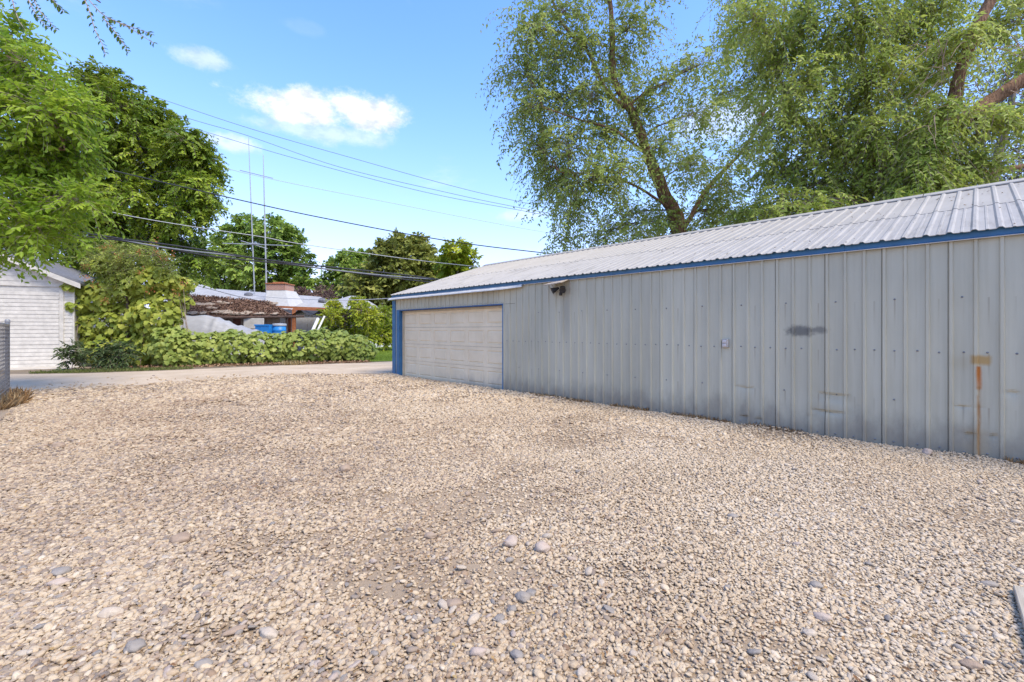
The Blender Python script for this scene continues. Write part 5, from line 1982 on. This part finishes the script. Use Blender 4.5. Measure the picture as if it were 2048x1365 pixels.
# ------- near tree at the left edge
NEAR = leaf_mat('bright_elm_leaf', (0.09, 0.17, 0.014), (0.21, 0.34, 0.025), (0.38, 0.48, 0.05), 0.45, 0.4)
b3 = ground_of(at(-190, 660, 11.5))
mainN = [b3, at(-180, 480, 11.4), at(-165, 330, 11.2), at(-120, 200, 10.9), at(-90, 60, 10.6), at(-60, -120, 10.4)]
limbN = [at(-150, 260, 11), at(-60, 190, 10.4), at(0, 116, 9.9), at(48, 136, 9.8), at(120, 170, 9.8)]
limbN2 = [at(-170, 380, 11.3), at(-60, 330, 10.6), at(40, 300, 10.2), at(130, 300, 10.0)]
limbN3 = [at(-175, 450, 11.3), at(-60, 440, 10.7), at(40, 420, 10.4)]
limbN4 = [at(-95, 70, 10.6), at(-20, -40, 9.4), at(80, -40, 8.2), at(160, -20, 7.6), at(200, 5, 7.4)]
clN = []
rsN = random.Random(12)
for (px, py, r, w) in ((20, 70, .6, .7), (15, 150, .65, 1), (75, 165, .55, .9), (30, 215, .65, 1), (95, 225, .6, 1), (135, 205, .4, .6), (40, 285, .65, 1), (110, 290, .6, 1), (150, 285, .45, .7), (20, 350, .65, 1),
                       (85, 350, .6, 1), (130, 345, .5, .8), (30, 415, .65, 1), (95, 410, .55, .9), (150, 400, .45, .6), (20, 475, .55, .8), (80, 460, .45, .6), (130, 450, .35, .4),
                       (-60, 120, .8, .6), (-60, 240, .8, .6), (-60, 360, .8, .6), (-60, 480, .8, .6), (40, 500, .3, .2), (40, 120, .5, .6)):
    clN.append(cl(px, py, 10.2 + rsN.uniform(-0.7, 0.9), r, w, 0.85))
make_tree('leafy_tree', 'bright green leafy tree overhanging the left edge beside the shed', 'tree', b3,
          [(mainN, [.3, .26, .22, .18, .13, .08]), (limbN, [.05, .045, .036, .028, .012]), (limbN2, [.09, .07, .05, .02]), (limbN3, [.08, .06, .02]), (limbN4, [.06, .05, .035, .025, .012])],
          clN, NEAR, BARK_RED, twig_n=120, leaves=9, twig_len=(0.35, 0.65), droop=0.35, leaf_l=(0.09, 0.165), leaf_w=0.48, shape=OVAL, shell=0.0, out_bias=0.6, branch_r=0.02, side=0.75, val_mu=0.55)

# hanging sprays at the top-left corner, on the same tree's front limb
b4 = at(150, -20, 7.5)
DARKNEAR = leaf_mat('shaded_elm_leaf', (0.035, 0.07, 0.014), (0.065, 0.12, 0.02), (0.11, 0.17, 0.03), 0.3, 0.45)  # same tree's leaves again, with the shade mixed into a darker green


def spray(paths, label):
    root = empty('hanging_branch', at(*paths[0][0], 7.2), 0, label, 'branch', 'leafy branches hanging into the top left corner')
    B0 = np.array(root.location)
    mb = MB()
    LP, LD, LN, LL, LV = [], [], [], [], []
    for path in paths:
        pts = smooth_path([at(px, py, 7.2 - 0.1 * i) for i, (px, py) in enumerate(path)], 14)
        mb.tube([p - Vector(B0) for p in pts], [0.008 * (1 - 0.75 * i / len(pts)) + 0.001 for i in range(len(pts))], 5, cap=False)
        A = np.array(pts) - B0
        m = int(len(pts) * 1.7)
        for j in range(m):
            f = j / m * (len(pts) - 1)
            i = int(f)
            p = A[i] * (1 - f + i) + A[min(i + 1, len(A) - 1)] * (f - i)
            t = unit((A[min(i + 1, len(A) - 1)] - A[max(i - 1, 0)])[None])[0]
            s_ = np.cross(t, np.array([0, -1.0, 0.3])) * (1 if j % 2 else -1)
            LP.append(p); LD.append(t * 0.6 + s_ * 0.8 + np.array([0, 0, -0.45]) + RNG.normal(0, 0.2, 3)); LN.append(np.array([0.2, -0.5, 0.8]) + RNG.normal(0, 0.45, 3))
            LL.append(RNG.uniform(0.06, 0.095)); LV.append(np.clip(RNG.normal(0.5, 0.2), 0, 1))
    mb.build('stem', TWIG, root)
    LL = np.array(LL)
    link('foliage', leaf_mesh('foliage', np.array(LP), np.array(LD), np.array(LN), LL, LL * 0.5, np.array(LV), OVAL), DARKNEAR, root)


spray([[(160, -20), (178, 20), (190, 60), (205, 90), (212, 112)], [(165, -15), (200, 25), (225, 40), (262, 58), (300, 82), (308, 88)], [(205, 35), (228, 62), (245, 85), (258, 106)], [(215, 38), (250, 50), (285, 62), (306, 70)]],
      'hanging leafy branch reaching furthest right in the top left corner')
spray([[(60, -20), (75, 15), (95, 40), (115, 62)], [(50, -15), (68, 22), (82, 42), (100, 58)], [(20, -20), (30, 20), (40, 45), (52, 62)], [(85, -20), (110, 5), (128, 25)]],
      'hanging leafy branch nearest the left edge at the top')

# ------- dark dome-shaped tree beyond the shed
DOME = leaf_mat('dome_leaf', (0.035, 0.08, 0.012), (0.14, 0.235, 0.02), (0.36, 0.43, 0.04), 0.28, 0.38)
b5 = ground_of(at(225, 660, 25))
clD = []
rsD = random.Random(8)
for (px, py, r, w) in ((200, 175, 1.2, 1), (170, 230, 1.2, 1), (235, 215, 1.3, 1.1), (295, 225, 1.1, 1), (190, 290, 1.3, 1), (260, 275, 1.3, 1.1), (325, 265, 1.2, 1.1), (375, 285, 1.0, 1), (225, 345, 1.3, 1), (300, 330, 1.3, 1.1),
                       (360, 330, 1.2, 1.1), (410, 330, .9, .9), (395, 375, .9, .9), (340, 385, 1.1, 1), (270, 395, 1.2, 1), (200, 400, 1.3, 1), (150, 350, 1.3, .9), (410, 410, .6, .5), (320, 440, 1.0, .9), (250, 450, 1.2, .9),
                       (190, 460, 1.2, .9), (370, 430, .8, .7), (130, 430, 1.2, .8), (300, 490, 1.1, .8), (240, 505, 1.1, .8), (360, 480, .9, .7), (180, 520, 1.1, .8), (120, 500, 1.1, .8), (215, 160, .7, .5), (340, 540, .8, .5), (400, 520, .7, .5), (80, 300, 1.3, .8), (60, 450, 1.3, .8)):
    clD.append(cl(px, py, 24.6 + rsD.uniform(-1.6, 1.6), r, w))
make_tree('dome_tree', 'dense dark green dome-shaped tree behind the white shed', 'tree', b5,
          [([b5, at(228, 520, 25), at(222, 400, 25), at(235, 300, 25), at(250, 220, 25)], [.5, .45, .38, .24, .08]), ([at(224, 420, 25), at(290, 350, 24.7), at(360, 310, 24.5)], [.22, .15, .06]), ([at(222, 400, 25), at(180, 310, 25), at(165, 230, 25)], [.2, .14, .06])],
          clD, DOME, BARK, twig_n=190, leaves=13, twig_len=(0.45, 0.9), droop=0.5, leaf_l=(0.16, 0.25), leaf_w=0.52, shell=0.15, out_bias=0.9, branch_r=0.06, val_mu=0.5, twig_r=0.008)

# ------- trees beyond the neighbour's house
MAPLE = leaf_mat('maple_leaf', (0.075, 0.15, 0.02), (0.20, 0.31, 0.045), (0.36, 0.45, 0.085), 0.25, 0.5)
OLIVE = leaf_mat('olive_leaf', (0.08, 0.105, 0.018), (0.22, 0.25, 0.045), (0.38, 0.38, 0.09), 0.22, 0.5)
LIME = leaf_mat('lime_leaf', (0.10, 0.17, 0.015), (0.25, 0.34, 0.024), (0.48, 0.48, 0.04), 0.3, 0.5)
PLUM = leaf_mat('plum_leaf', (0.06, 0.03, 0.028), (0.14, 0.075, 0.06), (0.24, 0.15, 0.12), 0.2, 0.6)


def far_tree(name, label, px, Z, spots, leafm, cat='tree', twig_n=130, ll=(0.32, 0.52), trunk_top=None, group=None, tl=(0.6, 1.2), droop=0.25, shell=0.4, val=0.5, tr=0.3, bark=BARK_GREY):
    b_ = ground_of(at(px, 660, Z))
    r_ = random.Random(int(px))
    cs = [cl(x, y, Z + r_.uniform(-1.5, 1.5), rr / F * Z, w) for (x, y, rr, w) in spots]
    top = trunk_top or (px, min(s_[1] for s_ in spots) + 25)
    tr_pts = [b_, at(px, (660 + top[1]) / 2, Z), at(top[0], top[1], Z)]
    return make_tree(name, label, cat, b_, [(tr_pts, [tr, tr * 0.7, tr * 0.2])], cs, leafm, bark, twig_n=twig_n, leaves=9, twig_len=tl, droop=droop, leaf_l=ll, leaf_w=0.6, shell=shell,
                     out_bias=1.0, branch_r=0.05, twig_r=0.012, val_mu=val, group=group, sub_frac=0.15)


far_tree('maple_tree', 'round green maple behind the chimney of the far house', 530, 50,
         [(500, 455, 26, 1), (545, 460, 28, 1), (470, 475, 26, 1), (580, 480, 24, 1), (510, 490, 34, 1.2), (555, 505, 32, 1.2), (595, 520, 24, 1), (460, 515, 30, 1), (490, 535, 34, 1.2), (540, 545, 34, 1.2), (590, 555, 28, 1), (610, 575, 22, .9), (450, 555, 28, 1), (420, 500, 30, 1), (400, 550, 26, .8), (430, 580, 26, .8), (500, 575, 30, 1), (560, 580, 28, 1)], MAPLE, group='trees beyond the far house')
far_tree('green_tree', 'lower green tree right of the gap in the far tree line', 690, 58,
         [(700, 515, 16, .8), (680, 535, 22, 1), (710, 545, 24, 1), (665, 565, 22, 1), (700, 575, 26, 1.1), (675, 590, 22, 1), (720, 520, 18, .8), (650, 580, 14, .7), (735, 560, 24, 1)], MAPLE, group='trees beyond the far house', val=0.42)
far_tree('olive_tree', 'ragged olive green tree directly left of the garage roof', 800, 44,
         [(800, 490, 16, .8), (835, 490, 14, .7), (780, 510, 20, 1), (820, 515, 22, 1), (850, 510, 14, .6), (760, 540, 24, 1), (800, 545, 26, 1.1), (840, 545, 24, 1), (760, 575, 26, 1), (795, 580, 26, 1), (740, 595, 22, .9), (775, 605, 24, 1), (870, 530, 14, .6), (720, 570, 22, .9), (865, 560, 22, .8), (880, 575, 22, .8), (765, 500, 10, .5)], OLIVE, group='trees beyond the far house', trunk_top=(815, 500))
far_tree('lime_tree', 'light green sapling top poking above the far end of the garage roof', 915, 40,
         [(912, 500, 13, .8), (930, 512, 14, .9), (900, 528, 16, 1), (925, 535, 16, 1), (910, 560, 20, 1), (940, 560, 18, .8)], LIME, group='trees beyond the far house', val=0.3, twig_n=60)
far_tree('plum_shrub', 'purplish shrub behind the far roof right of the chimney', 600, 43,
         [(580, 588, 10, .8), (596, 592, 11, .9), (612, 594, 11, .9), (630, 597, 11, .9), (648, 588, 12, .9), (660, 596, 10, .8), (570, 594, 8, .6), (640, 604, 10, .8)], PLUM, cat='shrub', twig_n=75, ll=(0.14, 0.24), tr=0.12)
far_tree('yellow_shrub', 'yellow-green shrub in front of the far house, left of the garage', 690, 29,
         [(668, 615, 11, 1), (715, 608, 12, 1), (725, 622, 16, 1.1), (695, 632, 17, 1.1), (660, 634, 15, 1), (740, 636, 17, 1.1), (675, 650, 18, 1.1), (715, 652, 20, 1.2), (650, 655, 15, 1), (745, 658, 18, 1), (700, 672, 18, 1), (730, 674, 14, .9), (668, 676, 16, .9)], LIME, cat='shrub', twig_n=85, ll=(0.12, 0.21), tl=(0.28, 0.55), val=0.55, tr=0.06, shell=0.3)
far_tree('green_shrub', 'darker green shrub beside the garage corner', 772, 32.0,
         [(768, 628, 13, 1), (785, 640, 15, 1), (765, 650, 15, 1), (785, 662, 15, 1), (762, 670, 14, 1), (778, 678, 11, .9), (752, 640, 10, .8), (800, 650, 15, .8)], LIME, cat='shrub', twig_n=85, ll=(0.13, 0.23), tl=(0.3, 0.6), val=0.25, tr=0.06, shell=0.3)


# ================================================================== VINE HEDGE
VINEM = leaf_mat('vine_leaf', (0.08, 0.13, 0.025), (0.25, 0.32, 0.065), (0.46, 0.48, 0.12), 0.30, 0.45)
VINE_Y = leaf_mat('yellowing_vine_leaf', (0.10, 0.15, 0.022), (0.30, 0.36, 0.05), (0.55, 0.53, 0.10), 0.30, 0.45)


def vine_mass(name, label, blobs, dens, size, leafm, cat, near=0, stems=60, base=None, shape=VINE, face=0.55):
    """leaves laid like scales over a union of blobs; blobs (centre, radii)"""
    base = Vector(base)
    B0 = np.array(base)
    root = empty(name, base, 0, label, cat)
    P, N_, D_ = [], [], []
    for bi, (c, r) in enumerate(blobs):
        c, r = np.array(c), np.array(r)
        area = 4 * math.pi * ((r[0] * r[1]) ** 1.6 / 3 + (r[0] * r[2]) ** 1.6 / 3 + (r[1] * r[2]) ** 1.6 / 3) ** (1 / 1.6)
        n = int(area * dens)
        d = rand_unit(n)
        dep = 1 - 0.35 * RNG.random(n) ** 2.2
        bump = 1 + 0.10 * np.sin(d[:, 0] * 9 + bi) * np.cos(d[:, 2] * 8 + bi * 2)
        p = c + d * r * (dep * bump)[:, None]
        nr = unit(d / r)
        keep = p[:, 2] > 0.04
        for bj, (c2, r2) in enumerate(blobs):
            if bj != bi:
                q = (((p - np.array(c2)) / np.array(r2)) ** 2).sum(1)
                keep &= q > 0.62
        keep &= ~((nr[:, 1] > 0.75) & (RNG.random(n) < 0.7))
        P.append(p[keep]); N_.append(nr[keep])
    P, N_ = np.concatenate(P), np.concatenate(N_)
    n = len(P)
    nr = unit(N_ * (1 - face) + np.array([0.05, -0.35, 0.75]) * face + RNG.normal(0, 0.28, (n, 3)))
    down = np.array([0, 0, -1.0]) + RNG.normal(0, 0.45, (n, 3)) + N_ * 0.25
    dr = unit(down - nr * (down * nr).sum(1, keepdims=True))
    L = size * RNG.uniform(0.6, 1.15, n)
    h = np.clip((P[:, 2] - P[:, 2].min()) / max(0.1, np.ptp(P[:, 2])), 0, 1)
    val = np.clip(RNG.normal(0.5, 0.17, n) + 0.12 * (lattice_noise(P[:, 0], P[:, 2], 1.3, 5) - 0.5), 0, 1)
    idx = np.argsort(P[:, 1])[:near] if near else np.array([], int)
    rest = np.ones(n, bool)
    rest[idx] = False
    link('foliage', leaf_mesh('foliage', P[rest] - B0, dr[rest], nr[rest], L[rest], L[rest] * 0.95, val[rest], shape), leafm, root, kind='stuff')
    if near:
        lm = []
        for k in range(5):
            one = leaf_mesh('leaf', np.zeros((1, 3)), np.array([[1.0, 0, 0]]), np.array([[0, 0, 1.0]]), np.array([1.0]), np.array([0.95]), np.array([0.3 + 0.12 * k]), shape)
            one.materials.append(leafm)
            lm.append(one)
        for i in idx:
            o = bpy.data.objects.new('leaf', lm[int(i) % 5])
            COL.objects.link(o)
            o.parent = root
            X = Vector(dr[i]).normalized(); Zv = Vector(nr[i]).normalized(); Y = Zv.cross(X).normalized(); Zv = X.cross(Y)
            M = Matrix((X, Y, Zv)).transposed().to_4x4()
            o.matrix_basis = Matrix.Translation(Vector(P[i]) - base) @ M @ Matrix.Scale(float(L[i]), 4)
    mb = MB()
    r_ = random.Random(len(blobs))
    for k in range(stems):
        c, r = blobs[r_.randrange(len(blobs))]
        x, y = c[0] + r_.uniform(-.7, .7) * r[0], c[1] + r_.uniform(-.5, .2) * r[1]
        a_ = Vector((x + r_.uniform(-.3, .3), y, 0)) - base
        b_ = Vector((x, y, c[2] + r[2] * r_.uniform(0.2, 0.7))) - base
        mid = (a_ + b_) / 2 + Vector((r_.gauss(0, .25), r_.gauss(0, .15), 0))
        mb.tube([a_, mid, b_], [0.016, 0.012, 0.006], 5, cap=False)
    mb.build('stems', TWIG, root)
    print(name, n)
    return root


hb = []
rsv = random.Random(2)
ends = [(345, 737, 655), (385, 735, 665), (425, 733, 666), (470, 732, 662), (515, 730, 664), (560, 728, 668), (600, 727, 663), (640, 726, 660), (680, 725, 662), (708, 724, 672), (722, 723, 682)]
for (px, pb, pt) in ends:
    p = gp(px, pb)
    Zc = p.y + 0.75
    top = CAMH + (HY - pt) / F * Zc
    hw = 0.62 + rsv.uniform(-0.06, 0.1)
    c = Vector(((px - CX) / F * Zc, Zc, 0))
    hb.append(((c.x, c.y, top * 0.52), (hw, 0.72, top * 0.50)))
    hb.append(((c.x + rsv.uniform(-.3, .3), c.y - 0.12, top * 0.30), (0.42, 0.6, top * 0.31)))
    if rsv.random() < 0.6:
        hb.append(((c.x + rsv.uniform(-.3, .3), c.y, top * 0.86), (0.36, 0.45, top * 0.16)))
hc = gp(540, 730)
vine_mass('vine_hedge', 'low hedge of broad-leaved vine along the far side of the alley', hb, 78, 0.20, VINEM, 'hedge', near=260, base=(hc.x, hc.y + 0.8, 0), stems=70)

# dead brown leaves under the hedge
n = 2600
t = RNG.random(n)
A_, B_ = np.array(gp(175, 741)), np.array(gp(735, 726))
PP = A_ * (1 - t)[:, None] + B_ * t[:, None] + np.stack([np.zeros(n), RNG.uniform(-0.12, 0.8, n), RNG.uniform(0.012, 0.07, n)], 1)
o = link('fallen_leaves', leaf_mesh('fallen_leaves', PP, rand_unit(n) * [1, 1, .4], np.stack([RNG.normal(0, .5, n), RNG.normal(0, .5, n), np.ones(n)], 1), RNG.uniform(0.05, 0.13, n), RNG.uniform(0.03, 0.08, n), RNG.random(n)),
         leaf_mat('rusty_leaf_litter', (0.10, 0.05, 0.03), (0.26, 0.14, 0.08), (0.42, 0.28, 0.16), 0.1, 0.9), kind='stuff')
tag(o, 'rust-brown fallen leaves along the foot of the vine hedge', 'leaf litter')

# big vine-smothered bush between shed and hedge
vb = []
Zv = 18.3
for (px, py, rx, rz) in ((200, 590, .85, .7), (255, 570, .9, .7), (300, 560, .8, .6), (180, 650, .75, .7), (235, 640, 1.0, .8), (300, 630, .9, .8), (335, 600, .55, .55), (350, 565, .35, .3), (200, 700, .7, .65), (260, 700, .9, .75), (320, 690, .85, .75), (345, 705, .6, .6), (160, 610, .4, .4), (215, 530, .6, .4), (150, 575, .3, .25), (300, 660, .7, .6)):
    p = at(px, py, Zv + rsv.uniform(-0.3, 0.3))
    vb.append(((p.x, p.y + 0.3, max(p.z, rz * 0.8)), (rx, 0.75, rz)))
c = gp(255, 738)
vine_mass('vine_bush', 'tall bush smothered in pale green vine beside the white shed', vb, 62, 0.23, VINE_Y, 'bush', near=40, base=(c.x, c.y + 0.6, 0), stems=60, face=0.5)
# reddish fine-leaved shrub growing through its top
RUSTY = leaf_mat('rusty_shrub_leaf', (0.11, 0.17, 0.03), (0.25, 0.33, 0.055), (0.42, 0.44, 0.10), 0.25, 0.5)
bb = ground_of(at(255, 660, 18.5))
make_tree('rusty_shrub', 'fine-leaved olive shrub with rusty tips rising out of the vine bush', 'shrub', bb,
          [([bb, at(255, 600, 18.5), at(250, 540, 18.5), at(245, 505, 18.5)], [.06, .05, .035, .012]), ([at(254, 590, 18.5), at(300, 540, 18.4), at(330, 515, 18.3)], [.03, .02, .008]), ([at(254, 580, 18.5), at(210, 540, 18.4), at(180, 525, 18.3)], [.03, .02, .008])],
          [cl(px, py, 18.3, r, w) for (px, py, r, w) in ((190, 520, .5, .8), (225, 505, .55, 1), (265, 512, .6, 1), (305, 512, .55, 1), (335, 535, .45, .7), (245, 540, .6, .9), (285, 545, .6, .8), (240, 575, .45, .5))],
          RUSTY, BARK, twig_n=90, leaves=12, twig_len=(0.3, 0.55), droop=0.2, leaf_l=(0.09, 0.14), leaf_w=0.3, shell=0.1, branch_r=0.02, val_mu=0.5)
REDT = leaf_mat('red_seed_tips', (0.24, 0.07, 0.03), (0.40, 0.13, 0.05), (0.52, 0.24, 0.09), 0.2, 0.6)
PP, = [np.concatenate([np.array(at(px, py, 17.7)) + RNG.normal(0, 0.08, (22, 3)) for (px, py) in ((170, 533), (205, 495), (222, 492), (236, 515), (308, 487), (330, 520), (172, 555), (282, 505), (345, 512), (283, 545), (210, 600), (190, 570), (318, 505), (365, 565), (352, 590), (300, 580))])]
n = len(PP)
rb = bpy.data.objects['rusty_shrub']
link('seed_tips', leaf_mesh('seed_tips', PP - np.array(rb.location), rand_unit(n), rand_unit(n), RNG.uniform(0.05, 0.10, n), RNG.uniform(0.02, 0.05, n), RNG.random(n)), REDT, rb, kind='stuff')

# dark-leaved weeds at the shed corner, and green tufts at the alley edge
wb = ground_of(gp(150, 739))
WEED = leaf_mat('dark_weed_leaf', (0.035, 0.06, 0.02), (0.075, 0.115, 0.035), (0.14, 0.18, 0.07), 0.2, 0.45)
for (px, py, r, lb) in ((143, 740, .42, 'dark leafy weed clump against the shed corner'), (205, 741, .5, 'dark leafy weed clump under the vine bush'), (243, 741, .45, 'dark leafy weed clump right of the other two')):
    g0 = gp(px, py)
    make_tree('weed_clump', lb, 'weed', g0, [([g0, g0 + Vector((0.05, 0, 0.3)), g0 + Vector((0.02, 0, 0.6))], [.014, .01, .004])],
              [((g0.x, g0.y, 0.42), (r, r * .7, 0.36), 1.0), ((g0.x + .1, g0.y, 0.75), (r * .7, r * .5, 0.26), 0.6)], WEED, TWIG, twig_n=46, leaves=8, twig_len=(0.2, 0.4), droop=0.3, leaf_l=(0.12, 0.2), leaf_w=0.34,
              shape=OVAL, shell=0.1, branch_r=0.008, crown_name='foliage', group='weed clumps below the vines')
GREENT = leaf_mat('verge_grass', (0.10, 0.14, 0.03), (0.18, 0.22, 0.05), (0.32, 0.32, 0.12), 0.3, 0.6)
c = gp(225, 744)
tufts('verge_grass', 'strip of short green grass between alley and vine bush', c.x, c.y + 0.15, 2.3, 0.35, 2600, 0.14, GREENT, axis=math.atan2(-SE.y, -SE.x))
c = gp(585, 731)
tufts('straw_tuft', 'tuft of straw-coloured grass at the foot of the hedge', c.x, c.y + 0.1, 0.5, 0.2, 320, 0.24, leaf_mat('straw', (0.30, 0.21, 0.09), (0.46, 0.34, 0.16), (0.60, 0.48, 0.26), 0.2, 0.8))

# weeds along the foot of the garage wall
n = 2600
s_ = RNG.uniform(5.4, 16.5, n)
clus = lattice_noise(s_, s_ * 0, 1.6, 14)
s_ = s_[clus > 0.62]
n = len(s_)
yy = -RNG.uniform(0.0, 0.07, n)
PP = np.stack([GC.x + GE.x * s_ + GN.x * yy, GC.y + GE.y * s_ + GN.y * yy, np.full(n, 0.01)], 1)
DD = np.stack([RNG.normal(-0.3, 0.6, n), RNG.normal(-0.3, 0.6, n), np.ones(n)], 1)
o = link('wall_weeds', leaf_mesh('wall_weeds', PP, DD, rand_unit(n), RNG.uniform(0.03, 0.11, n), np.full(n, 0.008), RNG.random(n)), DRY, kind='stuff')
tag(o, 'sparse dry weeds along the foot of the grey wall', 'weeds')

# ================================================================== LOOSE THINGS ON THE GRAVEL
PLANKM, nt, b = material('weathered_plank')
co = nt.coords()
n1 = nt.noise(nt.scale(co, (14, 1.2, 1)), 3, 7, 0.65)
nt.put(b.inputs['Base Color'], nt.ramp(n1, [(0.3, (0.30, 0.25, 0.18)), (0.7, (0.48, 0.42, 0.32))]))
b.inputs['Roughness'].default_value = 0.9
nt.put(b.inputs['Normal'], nt.bump(n1, 0.4, 0.01))
pa, pb_ = gp(2026, 1192), gp(2064, 1330)
d = (pa - pb_).normalized()
L = 1.3
mb = MB()
mb.cbox(0, 0.19, 0, L, 0, 0.04, 0.004)
pl = mb.build('plank', PLANKM, loc=pa - d * L + Vector((0, 0, 0.024)))
pl.rotation_euler = (0, 0, math.atan2(d.y, d.x) - math.pi / 2)
tag(pl, 'weathered grey plank lying on the gravel at the right edge', 'plank')


def twig(px0, py0, px1, py1, label, r=0.004):
    a_, b_ = gp(px0, py0), gp(px1, py1)
    mid = (a_ + b_) / 2 + Vector((0.01, 0.015, 0.012))
    mb = MB()
    mb.tube([Vector((0, 0, 0)), mid - a_ + Vector((0, 0, 0.006)), b_ - a_], [r, r * 0.8, r * 0.5], 6)
    o = mb.build('twig', simple('ground_twig', (0.28, 0.19, 0.12), 0.85, 0.3, 20), loc=a_ + Vector((0, 0, 0.045)))
    tag(o, label, 'twig', 'twigs lying on the gravel')


twig(1110, 984, 1158, 1004, 'thin curved twig in the centre right of the yard', 0.006)
twig(984, 1107, 1024, 1101, 'short twig beside the large pinkish stone')
twig(1140, 1106, 1225, 1110, 'straight twig right of the angular tan stone')
twig(82, 1120, 88, 1080, 'pale straw stalk near the left edge', 0.003)
twig(1318, 1292, 1348, 1268, 'dark twig in the foreground right of centre', 0.005)
twig(1850, 1176, 1890, 1166, 'pale bent stalk on the right gravel', 0.003)
# scattered dry leaf bits
n = 900
py = 820 + 560 * RNG.random(n) ** 1.2
px = RNG.uniform(0, 2048, n)
Zg = CAMH * F / (py - HY)
X, Y = (px - CX) / F * Zg, Zg
q_ = gp(170, 788)
X = np.concatenate([X, q_.x + RNG.normal(0, 0.9, 500)])
Y = np.concatenate([Y, q_.y + RNG.normal(0, 0.45, 500)])
q_ = FP + GE * 0.5
X = np.concatenate([X, q_.x + 0.2 + RNG.normal(0, 0.35, 600)])
Y = np.concatenate([Y, q_.y + RNG.normal(0, 0.35, 600)])
c_, w_ = yard_edge_clear(X, Y)
k_ = (w_ > 0.05) & (c_ > -1.5)
X, Y = X[k_], Y[k_]
n = len(X)
PP = np.stack([X, Y, np.full(n, 0.036)], 1)
o = link('leaf_bits', leaf_mesh('leaf_bits', PP, rand_unit(n) * [1, 1, .3], np.stack([RNG.normal(0, .4, n), RNG.normal(0, .4, n), np.ones(n)], 1), RNG.uniform(0.012, 0.035, n) * (1 + 0.5 * (Y > 7)), RNG.uniform(0.006, 0.018, n) * (1 + 0.5 * (Y > 7)), RNG.random(n)),
         leaf_mat('dry_bits', (0.10, 0.05, 0.03), (0.27, 0.14, 0.065), (0.42, 0.30, 0.13), 0.1, 0.9), kind='stuff')
tag(o, 'small dry leaf bits scattered over the gravel', 'leaf litter')
